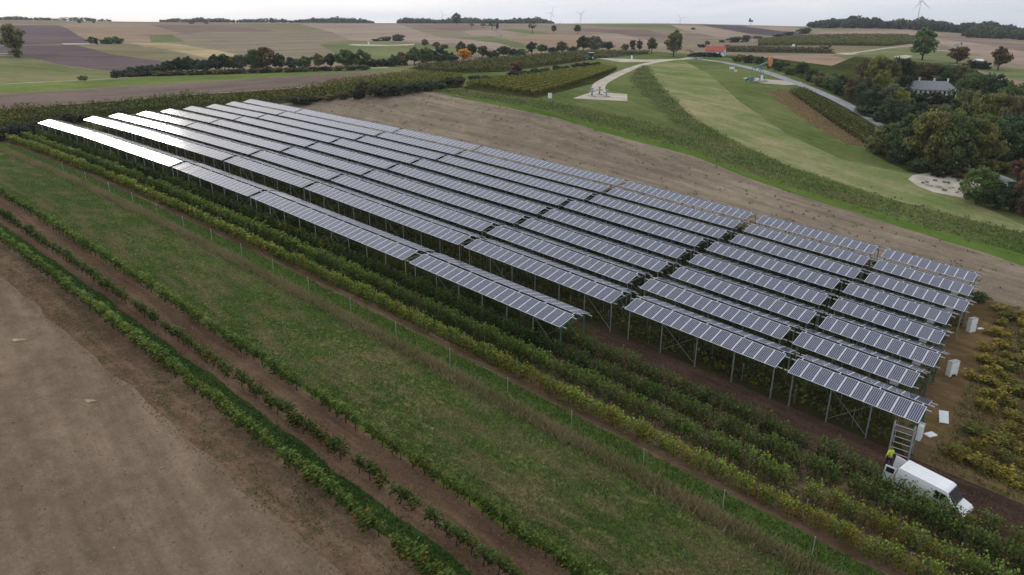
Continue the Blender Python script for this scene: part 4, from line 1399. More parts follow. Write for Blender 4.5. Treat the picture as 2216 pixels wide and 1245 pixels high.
def row_leaves(a, b, dens, h, w, size, r_):
    L = np.hypot(*(b - a))
    n = max(8, int(L * dens))
    t = r_.random(n)
    d = (b - a) / L
    nn = np.array([-d[1], d[0]])
    p = a[None] + t[:, None] * (b - a)[None] + (r_.normal(0, w, n))[:, None] * nn[None]
    hz = r_.random(n)
    return p, hz


def far_vineyard(poly, deg, spacing, label, col, dens=5.0, h=1.7, size=0.5, yellow=0.12):
    r_ = np.random.default_rng(len(label) * 13)
    q = np.array(poly)
    a = math.radians(deg)
    d = np.array([math.cos(a), math.sin(a)]); nn = np.array([-d[1], d[0]])
    s = q @ nn; t = q @ d
    P_, Hh = [], []
    k = s.min()
    while k < s.max():
        p, hz = row_leaves(d * t.min() + nn * k, d * t.max() + nn * k, dens, h, 0.28, size, r_)
        m = inside(poly, p)
        P_.append(p[m]); Hh.append(hz[m])
        k += spacing
    p = np.concatenate(P_); hz = np.concatenate(Hh)
    z = H(p[:, 0], p[:, 1]) + 0.3 + h * hz
    n = len(p)
    big = 0.5 + 0.5 * np.sin(p[:, 0] * 0.09 + 1.3) * np.sin(p[:, 1] * 0.07)
    turned = (r_.random(n) < yellow * 2 * big) * r_.uniform(.3, .9, n)
    me = leaf_mesh('vineyard', np.column_stack([p, z]), size, r_, turned, np.clip(-0.1 + 1.0 * hz ** 1.4 + r_.normal(0, .18, n), 0, 1))  # tint by height paints in lit row tops and shaded lower leaves
    o = inst('vineyard', me, None, None, col)
    tag(o, label, 'vineyard', None, 'stuff')


F_ = {}
far_vineyard(P((-150, 250), (0, 239), (400, 208), (700, 188), (905, 162), (1005, 170), (985, 188), (880, 194), (760, 208), (640, 219), (530, 228), (300, 244), (100, 264), (0, 280), (-150, 310)), 32, 2.6,
             'dense green and yellow vineyard behind the far ends of the panels', (0.105, 0.125, 0.030), 17.0, 1.6, 0.42, 0.22)
far_vineyard(P((890, 147), (1000, 137), (1280, 114), (1415, 116), (1290, 128), (1200, 141), (1090, 155), (945, 160)), 60, 2.6, 'olive vineyard below the middle hedgerow', (0.090, 0.098, 0.030), 7.0, 1.6, 0.55, 0.12)
far_vineyard(P((1640, 87), (1730, 80), (1960, 78), (1998, 85), (1980, 93), (1920, 100), (1640, 98)), 10, 3.0, 'green vineyard on the slope left of the large round tree', (0.105, 0.115, 0.036), 2.2, 1.8, 1.0, 0.1)
far_vineyard(P((1567, 103), (1680, 105), (1788, 110), (1808, 116), (1680, 114), (1572, 112)), 10, 3.0, 'narrow dark vineyard right of the red roofed house', (0.080, 0.078, 0.036), 3.0, 1.8, 0.8, 0.1)


def mid_row(a, b, label, group, col, dens, size, h=1.7, w=0.3, yellow=0.15):
    r_ = np.random.default_rng(abs(int(a[0] * 31 + b[1] * 7)) + 1)
    p, hz = row_leaves(a, b, dens, h, w, size, r_)
    c0 = 0.5 * (a + b)
    base = np.array([c0[0], c0[1], gz(*c0)])
    z = H(p[:, 0], p[:, 1]) + 0.3 + h * hz
    n = len(p)
    turned = (r_.random(n) < yellow) * r_.uniform(.3, .9, n)
    me = leaf_mesh('vine_row', np.column_stack([p, z]) - base, size, r_, turned, np.clip(-0.25 + 1.2 * hz ** 1.5 + r_.normal(0, .15, n), 0, 1))  # lit tops and dark sides of the row are painted into the tint
    o = inst('vine_row', me, None, Matrix.Translation(base), col)
    tag(o, label, 'vine row', group)


A0, A1, B0, B1 = gp(1010, 188), gp(1302, 147), gp(1150, 210), gp(1334, 152)
for i in range(9):
    t = i / 8
    mid_row(A0 + (B0 - A0) * t, A1 + (B1 - A1) * t, '%s row from the top of the small striped vineyard left of the track' % NTH[i], 'rows of the small striped vineyard', (0.15, 0.165, 0.034), 30, 0.36, 1.5, 0.22, yellow=0.25)
A0, A1, B0, B1 = gp(1710, 203), gp(1880, 318), gp(1737, 198), gp(1884, 290)
for i in range(5):
    t = i / 4
    mid_row(A0 + (B0 - A0) * t, A1 + (B1 - A1) * t, '%s vine row from the dry slope, left of the grey road' % NTH[i], 'vine rows beside the road', (0.090, 0.105, 0.028), 24, 0.34, 1.4, 0.24, yellow=0.08)


# ------------------------------------------------------------------ grass
def grass_mat(name, dry):
    m = leaf_mat(name, yellow=dry, trans=0.3)
    return m


M['grass'] = grass_mat('grass_blades', (0.34, 0.28, 0.15))


def tufts(name, pts, hgt, width, r_, dryness, col, label, per=3):
    """each tuft a few leaning blades"""
    n = len(pts) * per
    c = np.repeat(pts, per, 0) + np.column_stack([r_.normal(0, width * 0.8, (n, 2)), np.zeros(n)])
    a = r_.uniform(0, 2 * math.pi, n)
    w = width * r_.uniform(.5, 1.2, n)
    h = hgt * r_.uniform(.5, 1.25, n)
    dx = np.column_stack([np.cos(a), np.sin(a), np.zeros(n)]) * w[:, None] * 0.5
    lean = np.column_stack([r_.normal(0, .45, (n, 2)), np.ones(n)]) * h[:, None]
    v = np.stack([c - dx, c + dx, c + lean], 1).reshape(-1, 3)
    f = np.arange(n * 3).reshape(n, 3)
    dr = np.repeat(dryness, per)
    turned = np.clip(dr + r_.normal(0, .25, n), 0, 1)
    me = raw_mesh(name, v, f, [M['grass']], attrs={'tint': r_.random(n), 'turned': turned})
    o = inst(name, me, None, None, (1.95 * col[0], 2.1 * col[1], 1.95 * col[2]))
    tag(o, label, 'grass', None, 'stuff')
    return o


def uv_scatter(n, u0, u1, v0, v1, r_, near_bias=1.0, vgauss=None):
    # denser towards the camera: the far end covers few pixels
    t = r_.random(n) ** near_bias
    u = u1 - (u1 - u0) * t
    v = r_.uniform(v0, v1, n) if vgauss is None else r_.normal(0.5 * (v0 + v1), vgauss, n)
    p = O[None] + u[:, None] * DU[None] + v[:, None] * NV[None]
    return np.column_stack([p, H(p[:, 0], p[:, 1])]), u, v


r_ = np.random.default_rng(99)
p, u, v = uv_scatter(95000, -150, 16, -28.6, -18.4, r_, 1.7)
_pn = np.sin(u * 0.42 + 2.0 * np.sin(v * 0.7) + 1.3 * np.sin(u * 0.13)) * np.sin(v * 0.8 + 1.1 * np.sin(u * 0.23 + 1)) + 0.6 * np.sin(u * 1.1 + v * 0.9) * np.sin(v * 1.9 - u * 0.5)
dry = 0.25 + 0.55 * _pn + 0.35 * (np.abs(v + 26.5) < 0.4) + 0.28 * (np.abs(v + 25.05) < .3) + 0.34 * np.clip((u + 45) / 45, 0, 1) - 0.2 * (v < -27.2)
tufts('meadow_grass', p, 0.13, 0.13, r_, np.clip(dry, 0, 1), (0.052, 0.086, 0.020), 'short meadow grass with dry patches left of the vines')
p, u, v = uv_scatter(26000, -165, 16, -18.6, -17.6, r_, 1.5, vgauss=0.38)
tufts('dry_grass', p, 0.55, 0.10, r_, np.clip(0.75 + 0.25 * np.sin(u * .5), 0, 1), (0.085, 0.090, 0.034), 'tall dry grass ridge along the edge of the meadow', 2)
p, u, v = uv_scatter(17000, -160, 16, -17.3, -15.1, r_, 1.6)
tufts('verge_grass', p, 0.2, 0.14, r_, np.full(len(u), 0.12), (0.048, 0.088, 0.018), 'green grass verge in front of the yellowing vine row', 2)
p, u, v = uv_scatter(12000, -140, 14, -35.1, -33.5, r_, 1.6)
tufts('dark_grass', p, 0.18, 0.14, r_, np.full(len(u), 0.0), (0.030, 0.062, 0.016), 'dark green grass strip between the left vine rows', 2)
p, u, v = uv_scatter(9000, -130, 14, -38.9, -36.4, r_, 1.6)
keep = (np.sin(u * 0.9 + v * 2) + np.sin(u * 0.37) + r_.normal(0, 1.2, len(u))) > 1.6
tufts('weeds', p[keep], 0.10, 0.13, r_, np.full(keep.sum(), 0.15), (0.046, 0.066, 0.020), 'scattered weeds on the brown soil beside the beige field', 3)
p, u, v = uv_scatter(9000, -165, 12, -13.6, -5.0, r_, 1.4)
tufts('weeds', p, 0.25, 0.16, r_, np.full(len(u), 0.2), (0.044, 0.062, 0.018), 'weeds on the ground between the vine rows', 3)
p, u, v = uv_scatter(6000, 1.0, 26, 0.8, 43, r_, 1.0)
tufts('weeds', p, 0.3, 0.2, r_, np.clip(0.5 + r_.normal(0, .3, len(u)), 0, 1), (0.070, 0.074, 0.022), 'dry weeds on the ground of the yellow vineyard', 3)


def poly_scatter(poly, n, r_):
    q = np.array(poly)
    lo, hi = q.min(0), q.max(0)
    p = r_.uniform(lo, hi, (n, 2))
    p = p[inside(poly, p)]
    return np.column_stack([p, H(p[:, 0], p[:, 1])])


band = [f_[2] for f_ in FIELDS if f_[0] == 'tall_grass_band'][0]
p = poly_scatter(band, 110000, r_)
p[:, :2] += r_.normal(0, 0.9, (len(p), 2))
p[:, 2] = H(p[:, 0], p[:, 1])
dry = 0.3 + 0.35 * np.sin(p[:, 0] * .23) * np.sin(p[:, 1] * .31)
tufts('tall_grass', p, 0.34, 0.38, r_, np.clip(dry, 0, 1), (0.058, 0.082, 0.024), 'rough tall grass band beyond the brown field', 2)
p = poly_scatter(P((1655, 196), (1700, 194), (1790, 240), (1885, 296), (1892, 322), (1830, 312), (1740, 258)), 14000, r_)
tufts('dry_grass', p, 0.35, 0.35, r_, np.full(len(p), 0.75), (0.20, 0.12, 0.06), 'reddish dry grass on the slope beside the road', 2)


# ------------------------------------------------------------------ clods and stones on the worked soil
def clod_mat(name, a, b):
    m, n, bs = new_mat(name)
    at = N(n, 'ShaderNodeAttribute'); at.attribute_name = 'tint'
    n.links.new(mixc(n, at.outputs['Fac'], a, b), bs.inputs['Base Color'])
    bs.inputs['Roughness'].default_value = 0.95
    bs.inputs['Specular IOR Level'].default_value = 0.0
    return m


def clods(name, p, size, r_, a, b, label, flat=0.55):
    n = len(p)
    base = np.array([[1, 0, -0.25], [-0.5, 0.87, -0.25], [-0.5, -0.87, -0.25], [0, 0, 0.9]])
    ang = r_.uniform(0, 2 * math.pi, n)
    s = size * np.minimum(r_.lognormal(0, 0.4, n), 2.0)
    c_, s_ = np.cos(ang)[:, None], np.sin(ang)[:, None]
    jit = base[None] * r_.uniform(.6, 1.4, (n, 4, 3))
    x = jit[:, :, 0] * c_ - jit[:, :, 1] * s_
    y = jit[:, :, 0] * s_ + jit[:, :, 1] * c_
    v = np.stack([x, y, jit[:, :, 2] * flat], -1) * s[:, None, None] * 0.5 + p[:, None, :]
    f = (np.arange(n) * 4)[:, None, None] + np.array([[0, 1, 3], [1, 2, 3], [2, 0, 3]])[None]
    me = raw_mesh(name, v.reshape(-1, 3), f.reshape(-1, 3), [clod_mat(name + '_earth', a, b)], attrs={'tint': np.repeat(np.clip(r_.normal(.5, .3, n), 0, 1), 3)})
    tag(inst(name, me), label, 'soil', None, 'stuff')


p, u, v = uv_scatter(60000, -120, 12, -80, -39.1, r_, 1.6)
clods('soil_clods', p, 0.11, r_, S(84, 70, 58), S(150, 132, 112), 'loose clods and straw on the bare beige field')
p, u, v = uv_scatter(26000, -130, 14, -39.6, -35.7, r_, 1.6)
clods('soil_clods', p, 0.12, r_, S(70, 54, 42), S(136, 114, 94), 'loose clods on the brown soil beside the beige field')
p, u, v = uv_scatter(22000, -130, 14, -33.3, -29.2, r_, 1.6)
clods('soil_clods', p, 0.12, r_, S(72, 55, 43), S(132, 108, 88), 'loose clods on the soil between the left vine rows')
p, u, v = uv_scatter(12000, -32, 14, -4.8, 0.5, r_, 1.2)
clods('soil_clods', p, 0.13, r_, S(50, 39, 33), S(100, 80, 67), 'loose clods on the brown lane beside the panels')
p = poly_scatter([f_[2] for f_ in FIELDS if f_[0] == 'brown_field'][0], 60000, r_)
clods('soil_clods', p, 0.17, r_, S(88, 76, 62), S(166, 150, 130), 'stubble and clods on the brown field behind the panels')
p = p[r_.random(len(p)) < 0.03]
tufts('weeds', p, 0.35, 0.3, r_, np.full(len(p), 0.3), (0.05, 0.05, 0.025), 'dark weed clumps dotted over the brown field', 4)

# ------------------------------------------------------------------ wind turbines on the horizon
def wind_turbine(px, D, hub, blade, rot, yaw, label):
    p = at_d(px, D)
    zg = gz(*p)
    o = thing('wind_turbine', (p[0], p[1], zg), label, 'wind turbine', 'wind turbines on the horizon', yaw)
    b = MB()
    n = 10
    rings = []
    for i in range(5):
        t = i / 4
        r = 2.4 - 1.1 * t
        rings.append([(r * math.cos(a), r * math.sin(a), -1 + (hub + 1) * t) for a in [2 * math.pi * k / n for k in range(n)]])
    b.loft(rings)
    b.obj('tower', M['turbine'], o, True)
    nb = MB()
    nb.loft([[(w * math.cos(a), y, hub + 1.4 + hh * math.sin(a)) for a in [2 * math.pi * k / 8 + .39 for k in range(8)]] for y, w, hh in ((-4.0, 1.2, 1.2), (-3, 2.0, 2.0), (3, 2.2, 2.1), (7, 1.8, 1.7))])
    nac = nb.obj('nacelle', M['turbine'], o, True)
    hb = MB()
    hb.loft([[(w * math.cos(a), y, hub + 1.4 + w * math.sin(a)) for a in [2 * math.pi * k / 8 for k in range(8)]] for y, w in ((-7.0, 0.3), (-6.2, 1.3), (-4.0, 1.7))])
    hb.obj('hub', M['turbine'], o, True)
    for k in range(3):
        bl = MB()
        rings = []
        for t, ch, th in ((0.0, 1.6, 1.5), (0.1, 2.0, 1.3), (0.22, 3.4, 0.9), (0.5, 2.4, 0.5), (0.8, 1.5, 0.3), (1.0, 0.4, 0.1)):
            z = 1.2 + blade * t
            rings.append([(ch * x, th * y - 5.2, z) for x, y in ((-0.35, 0), (-0.15, 0.4), (0.25, 0.3), (0.65, 0), (0.25, -0.3), (-0.15, -0.4))])
        bl.loft(rings)
        bo = bl.obj('blade', M['turbine'], o, True)
        bo.matrix_local = Matrix.Translation((0, 0, hub + 1.4)) @ Matrix.Rotation(rot + k * 2 * math.pi / 3, 4, 'Y')
    return o


wind_turbine(1975, 2600, 92, 46, 0.0 + math.radians(-3), 0.45, 'large wind turbine above the dark forest at the right')
wind_turbine(2214, 2750, 82, 44, math.radians(40), 0.3, 'wind turbine cut by the right edge of the picture')
wind_turbine(1191, 4300, 92, 40, math.radians(25), 0.4, 'wind turbine just right of the distant forest on the skyline')
wind_turbine(1254, 4400, 88, 40, math.radians(50), 0.5, 'wind turbine right of the one beside the distant forest')
wind_turbine(1468, 4900, 78, 42, math.radians(75), 0.1, 'faint wind turbine above the bare skyline left of the tiny tree')
wind_turbine(960, 5200, 98, 42, math.radians(95), 0.2, 'faint wind turbine rising behind the distant forest')
wind_turbine(1211, 6200, 62, 40, math.radians(10), 0.3, 'small faint wind turbine between two larger ones')
wind_turbine(1299, 6400, 58, 40, math.radians(70), 0.3, 'small faint wind turbine right of the skyline pair')


# ------------------------------------------------------------------ pumpjacks
def pumpjack(px, py, hpx, yaw, head, body, label, D=None):
    p = gp(px, py) if D is None else at_d(px, D)
    s = hpx * depth_of(p) / FPX / 8.0
    o = thing('pumpjack', (p[0], p[1], gz(*p)), label, 'pumpjack', 'oil pumpjacks in the fields', yaw)
    o.scale = (s, s, s)
    T = lambda k, nm, mat, **kw: k.obj(nm, mat, o, **kw)
    T(MB().box((1.0, 0, 0.2), (7.5, 1.6, 0.4)), 'base_frame', M['concrete'], bevel=0.03)
    k = MB()
    for y in (-1, 1):
        k.tube((-1.2, y * 1.1, 0.4), (0, y * 0.25, 5.0), 0.12, 0.10, 6)
        k.tube((1.4, y * 1.1, 0.4), (0, y * 0.25, 5.0), 0.12, 0.10, 6)
    k.box((0.1, 0, 2.4), (1.1, 1.25, 0.1)).box((0, 0, 5.05), (0.6, 0.7, 0.25))
    T(k, 'samson_post', body)
    tilt = Matrix.Rotation(math.radians(16), 3, 'Y')
    k = MB().box(Vector((0, 0, 5.35)) + tilt @ Vector((-0.2, 0, 0)), (7.0, 0.4, 0.55), tilt)
    T(k, 'walking_beam', body)
    # horsehead: curved plate at the raised end
    hd = tilt @ Vector((-3.7, 0, 0)) + Vector((0, 0, 5.35))
    k = MB()
    rings = []
    for y in (-0.28, 0.28):
        pts = []
        for i in range(7):
            a = math.radians(-58 + i * 116 / 6)
            pts.append((hd.x + 0.9 - 1.75 * math.cos(a), y, hd.z + 2.05 * math.sin(a)))
        pts += [(hd.x + 0.85, y, hd.z + 0.9), (hd.x + 0.85, y, hd.z - 0.7)]
        rings.append(pts)
    k.loft(rings)
    T(k, 'horsehead', head)
    T(MB().tube((hd.x - 0.8, 0, hd.z - 0.2), (hd.x - 0.8, 0, 0.2), 0.05, 0.05, 6), 'polished_rod', M['steel'])
    T(MB().box((3.9, 0, 1.0), (1.6, 1.2, 1.2)).tube((3.9, -0.8, 1.3), (3.9, 0.8, 1.3), 0.35, 0.35, 10), 'gearbox', body, bevel=0.04)
    for y in (-1, 1):
        k = MB()
        k.tube((3.9, y * 0.95, 1.3), (3.2, y * 0.95, 2.3), 0.14, 0.14, 6)
        k.box((4.6, y * 0.95, 0.75), (1.3, 0.25, 0.9), Matrix.Rotation(math.radians(35), 3, 'Y'))
        T(k, 'crank', body)
        T(MB().tube((3.2, y * 0.95, 2.3), (3.1, y * 0.6, 4.6), 0.08, 0.08, 6), 'pitman_arm', body)
    return o


M['teal'] = plain('teal_painted_steel', (0.10, 0.20, 0.18), 0.5, var=0.2)
M['teal_light'] = plain('pale_teal_steel', (0.28, 0.38, 0.36), 0.5, var=0.15)
pumpjack(1644, 177, 52, math.radians(205), M['orange'], M['teal'], 'green pumpjack with orange horsehead on the round pad beside the road')
pumpjack(1494, 125, 20, math.radians(15), M['orange'], M['black'], 'pumpjack with pale orange horsehead at the top of the road')
pumpjack(1076, 79, 15, math.radians(20), M['teal_light'], M['teal_light'], 'small teal pumpjack on the far slope below the distant forest')
pumpjack(1628, 100, 13, math.radians(200), M['teal_light'], M['teal_light'], 'small teal pumpjack behind the narrow dark vineyard')
pumpjack(2070, 108, 16, math.radians(160), M['teal'], M['teal'], 'pumpjack half hidden behind the reddish round tree')


# wellheads and tanks on the triangular pad
def wellhead(px, py, s, label):
    p = gp(px, py)
    o = thing('wellhead', (p[0], p[1], gz(*p)), label, 'wellhead', 'valves on the triangular gravel pad')
    MB().tube((0, 0, -0.05), (0, 0, 1.6 * s), 0.22 * s, 0.18 * s, 8).obj('pipe', M['steel'], o, True)
    MB().tube((-0.8 * s, 0, 1.0 * s), (0.8 * s, 0, 1.0 * s), 0.13 * s, 0.13 * s, 8).obj('cross_pipe', M['steel'], o, True)
    MB().tube((0, 0, 1.6 * s), (0, 0, 1.72 * s), 0.5 * s, 0.5 * s, 12).obj('valve_wheel', M['grey_plastic'], o)
    MB().box((0, 0, 0.1), (1.6 * s, 1.6 * s, 0.2)).obj('plinth', M['concrete'], o)


wellhead(1281, 208, 1.3, 'left valve stand on the triangular gravel pad')
wellhead(1297, 205, 1.3, 'middle valve stand on the triangular gravel pad')
wellhead(1312, 209, 1.1, 'right valve stand on the triangular gravel pad')


def cabinet(px, py, w, d, h, rz, label, name='cabinet', mat='white_plastic', group='white boxes'):
    p = gp(px, py)
    o = thing(name, (p[0], p[1], gz(*p) - 0.02), label, 'cabinet', group, rz)
    MB().box((0, 0, h / 2), (w, d, h)).obj('body', M[mat], o, bevel=0.02)
    MB().box((0, -d / 2 - 0.008, h * 0.52), (w * 0.86, 0.02, h * 0.82)).obj('door', M[mat], o, bevel=0.006)
    MB().box((0, 0, h + 0.02), (w * 1.06, d * 1.1, 0.05)).obj('lid', M['grey_plastic'], o, bevel=0.01)
    MB().box((w * 0.33, -d / 2 - 0.03, h * 0.55), (0.03, 0.03, 0.16)).obj('handle', M['black'], o)
    return o


cabinet(1190, 213, 0.9, 0.7, 1.3, 0.2, 'small white box alone on the grass left of the triangular pad')
cabinet(1584, 150, 1.9, 1.2, 1.0, -0.4, 'larger white box on reddish ground left of the road', 'equipment_box')
cabinet(1592, 155, 1.0, 0.8, 0.7, -0.4, 'smaller white box in front of the larger one left of the road', 'equipment_box')
cabinet(1648, 174, 0.8, 0.6, 1.8, 0, 'white box at the foot of the orange-headed pumpjack', 'equipment_box')
cabinet(1367, 129, 0.7, 0.6, 1.9, 0, 'white box on the gravel pad below the blackish tree pair', 'equipment_box')
cabinet(798, 97.5, 0.9, 0.8, 2.0, 0, 'white box at the end of the pale pad on the far slope', 'equipment_box')
cabinet(1717, 102, 1.4, 1.2, 1.9, 0, 'white box on the slope left of the bare brownish tree', 'equipment_box')


# low equipment fence row on the far pad
def fence_panel(px, py, w, h, rz, label):
    p = gp(px, py)
    o = thing('fence', (p[0], p[1], gz(*p)), label, 'fence', None, rz)
    k = int(w / 2.5)
    for i in range(k + 1):
        MB().tube((-w / 2 + w * i / k, 0, -0.1), (-w / 2 + w * i / k, 0, h), 0.06, 0.06, 6).obj('post', M['steel'], o)
    for j in range(4):
        MB().box((0, 0, h * (0.2 + 0.25 * j)), (w, 0.04, 0.06)).obj('rail', M['steel'], o)
    return o


fence_panel(1330, 126, 22, 1.9, 0.05, 'grey fence along the top of the gravel pad left of the tree pair')


# ------------------------------------------------------------------ the small house with the red roof
def house():
    p = gp(1548, 121)
    s = 42 * depth_of(p) / FPX / 11.0
    o = thing('house', (p[0], p[1], gz(*p) - 0.2), 'small white house with red tiled roof near the top of the road', 'house', None, math.radians(-28))
    o.scale = (s, s, s)
    wall = plain('white_render', (0.70, 0.72, 0.74), 0.9, var=0.06)
    red = plain('red_roof_tiles', (0.40, 0.10, 0.075), 0.8, var=0.2, vs=3)
    L, Wd, hw, hr = 10.0, 5.5, 3.0, 5.3
    k = MB()
    ring = lambda x: [(x, -Wd / 2, 0), (x, Wd / 2, 0), (x, Wd / 2, hw), (x, 0, hr - 0.12), (x, -Wd / 2, hw)]
    k.loft([ring(-L / 2), ring(L / 2)])
    k.obj('wall', wall, o)
    for sgn in (-1, 1):
        k = MB()
        e = 0.45
        a, b_ = (sgn * (Wd / 2 + e), hw - e * (hr - hw) / (Wd / 2)), (0, hr)
        k.loft([[(x, a[0], a[1]), (x, b_[0], b_[1]), (x, b_[0], b_[1] + 0.16), (x, a[0], a[1] + 0.16)] for x in (-L / 2 - e, L / 2 + e)])
        ro = k.obj('roof_slope', red, o)
    MB().box((-2.2, 0.7, hr + 0.3), (0.7, 0.6, 1.4)).obj('chimney', M['concrete'], o, bevel=0.02)
    for x in (-3.2, 0.0, 3.0):
        f = MB().box((x, -Wd / 2 - 0.01, 1.6), (1.2, 0.12, 1.3)).obj('window', wall, o)
        MB().box((x, -Wd / 2 - 0.05, 1.6), (0.98, 0.08, 1.08)).obj('pane', M['glass_dark'], f)
    f = MB().box((L / 2 + 0.01, 0.6, 1.05), (0.12, 1.1, 2.1)).obj('door', M['wood'], o)
    MB().box((L / 2 + 0.09, 0.95, 1.05), (0.05, 0.05, 0.14)).obj('handle', M['steel'], f)
    f = MB().box((L / 2 + 0.01, -1.2, 1.7), (0.12, 1.0, 1.2)).obj('window', wall, o)
    MB().box((L / 2 + 0.05, -1.2, 1.7), (0.08, 0.8, 1.0)).obj('pane', M['glass_dark'], f)


house()
# earth bank in front of the house
def bank():
    p = gp(1525, 123.5)
    r_ = np.random.default_rng(4)
    o = thing('hedge', (p[0], p[1], gz(*p)), 'dark clipped hedge in front of the red roofed house', 'hedge', None, -0.25)
    n = 2600
    x = r_.uniform(-9.5, 9.5, n)
    hh = 2.3 * (1 - (np.abs(x) / 9.8) ** 4)
    c = np.column_stack([x, r_.normal(0, .7, n), hh * r_.random(n) ** .7])
    inst('foliage', leaf_mesh('foliage', c, 0.55, r_, None, np.clip(.2 + .25 * c[:, 2], 0, 1)), o, None, (0.035, 0.062, 0.032))
bank()


# ------------------------------------------------------------------ the large building among the trees
def villa():
    p = gp(2008, 212)
    dp_ = depth_of(p)
    L = 98 * dp_ / FPX
    o = thing('building', (p[0], p[1], gz(*p) - 0.3), 'long building with grey hipped roof among the trees at right', 'building', None, math.radians(-24))
    wall = plain('cream_render', (0.66, 0.64, 0.58), 0.9, var=0.06)
    slate = plain('grey_slate_roof', (0.20, 0.21, 0.23), 0.7, var=0.18, vs=2)
    Wd, hw, hr = L * 0.5, 3.2, 5.9
    MB().box((0, 0, hw / 2), (L, Wd, hw)).obj('wall', wall, o)
    e = 0.6
    x0, x1, y0, y1 = -L / 2 - e, L / 2 + e, -Wd / 2 - e, Wd / 2 + e
    rx = L / 2 - Wd / 2 + 0.8
    top = [(-rx, 0, hr), (rx, 0, hr)]
    k = MB()
    k.poly([(x0, y0, hw), (x1, y0, hw), top[1], top[0]]).poly([(x1, y1, hw), (x0, y1, hw), top[0], top[1]])
    k.poly([(x1, y0, hw), (x1, y1, hw), top[1]]).poly([(x0, y1, hw), (x0, y0, hw), top[0]]).poly([(x0, y0, hw), (x0, y1, hw), (x1, y1, hw), (x1, y0, hw)])
    ro = k.obj('roof', slate, o)
    for x in (-3.5, 1.0, 5.0):
        MB().box((x, 0.8, hr + 0.3), (0.5, 0.5, 1.0)).box((x, 0.8, hr + 0.82), (0.62, 0.62, 0.1)).obj('chimney', wall, ro)
    nwin = 11
    for i in range(nwin):
        x = -L / 2 + (i + 0.5) * L / nwin
        f = MB().box((x, -Wd / 2 - 0.02, 1.9), (L / nwin * 0.6, 0.14, 2.2)).obj('window', wall, o)
        MB().box((x, -Wd / 2 - 0.06, 1.9), (L / nwin * 0.46, 0.1, 1.95)).obj('pane', M['glass_dark'], f)
    for i in range(5):
        y = -Wd / 2 + (i + 0.5) * Wd / 5
        f = MB().box((-L / 2 - 0.02, y, 1.9), (0.14, Wd / 5 * 0.55, 2.2)).obj('window', wall, o)
        MB().box((-L / 2 - 0.06, y, 1.9), (0.1, Wd / 5 * 0.42, 1.95)).obj('pane', M['glass_dark'], f)


villa()


# small outbuilding near the right edge
def shed():
    p = gp(2128, 148)
    o = thing('shed', (p[0] + 2, p[1] + 8, gz(p[0] + 2, p[1] + 8)), 'white shed roof behind the low dark bushes at right', 'shed', None, 0.2)
    o.scale = (0.62, 0.62, 0.62)
    wall = plain('pale_shed_wall', (0.62, 0.63, 0.64), 0.8)
    k = MB()
    ring = lambda x: [(x, -2.2, 0), (x, 2.2, 0), (x, 2.2, 4.2), (x, 0, 5.3), (x, -2.2, 4.2)]
    k.loft([ring(-3), ring(3)])
    k.obj('wall', wall, o)
    for sgn in (-1, 1):
        k = MB()
        k.loft([[(x, sgn * 2.5, 4.1), (x, 0, 5.36), (x, 0, 5.5), (x, sgn * 2.5, 4.24)] for x in (-3.3, 3.3)])
        k.obj('roof_slope', M['white_plastic'], o)
    MB().box((0, -2.22, 1.2), (2.0, 0.08, 2.4)).obj('door', M['wood'], o)


shed()


# ------------------------------------------------------------------ cars and tractor
def wheel(o, x, y, r, w):
    t = MB().tube((x, y - w / 2, r), (x, y + w / 2, r), r, r, 14).obj('wheel', M['rubber'], o, True)
    MB().tube((x, y - w / 2 - 0.012, r), (x, y + w / 2 + 0.012, r), r * 0.58, r * 0.58, 12).obj('rim', M['grey_plastic'], t)


def car(px, py, rz, mat, label):
    p = gp(px, py)
    o = thing('car', (p[0], p[1], gz(*p)), label, 'car', None, rz)
    k = MB()
    prof = [(-2.1, .35), (-2.15, .75), (-1.75, .92), (-1.2, 1.0), (0.5, 0.98), (1.6, .9), (2.1, .72), (2.1, .35)]
    k.loft([[(x, y, z) for x, z in prof] for y in (-.85, .85)])
    k.obj('body', mat, o, bevel=0.04)
    k = MB()
    prof = [(-1.65, .9), (-1.25, 1.42), (0.2, 1.46), (1.0, .95)]
    k.loft([[(x, y, z) for x, z in prof] for y in (-.72, .72)])
    k.obj('cabin', M['glass_dark'], o, bevel=0.04)
    for x in (-1.3, 1.3):
        for y in (-.78, .78):
            wheel(o, x, y, .33, .22)
    for y in (-.6, .6):
        MB().box((2.1, y, .66), (.06, .3, .12)).obj('headlight', M['white_plastic'], o)


car(1512, 128.5, math.radians(-15), M['teal_light'], 'pale green car parked at the top of the road')


def tractor():
    p = gp(1276, 130)
    o = thing('tractor', (p[0], p[1], gz(*p)), 'green tractor with white cab roof at the edge of the vineyard', 'tractor', None, math.radians(200))
    s = 17 * depth_of(p) / FPX / 3.0
    o.scale = (s, s, s)
    g = plain('tractor_green', (0.04, 0.16, 0.06), 0.45)
    MB().box((1.1, 0, 1.15), (1.9, 0.8, 0.75)).obj('hood', g, o, bevel=0.06)
    MB().box((-0.5, 0, 1.0), (1.4, 1.0, 0.6)).obj('chassis', g, o, bevel=0.04)
    MB().box((-0.5, 0, 1.95), (1.4, 1.3, 1.3)).obj('cab', M['glass_dark'], o, bevel=0.05)
    MB().box((-0.5, 0, 2.68), (1.6, 1.5, 0.18)).obj('cab_roof', M['white_paint'], o, bevel=0.05)
    for y in (-0.85, 0.85):
        wheel(o, -0.8, y, 0.8, 0.45)
        wheel(o, 1.6, y * 0.85, 0.5, 0.3)


tractor()


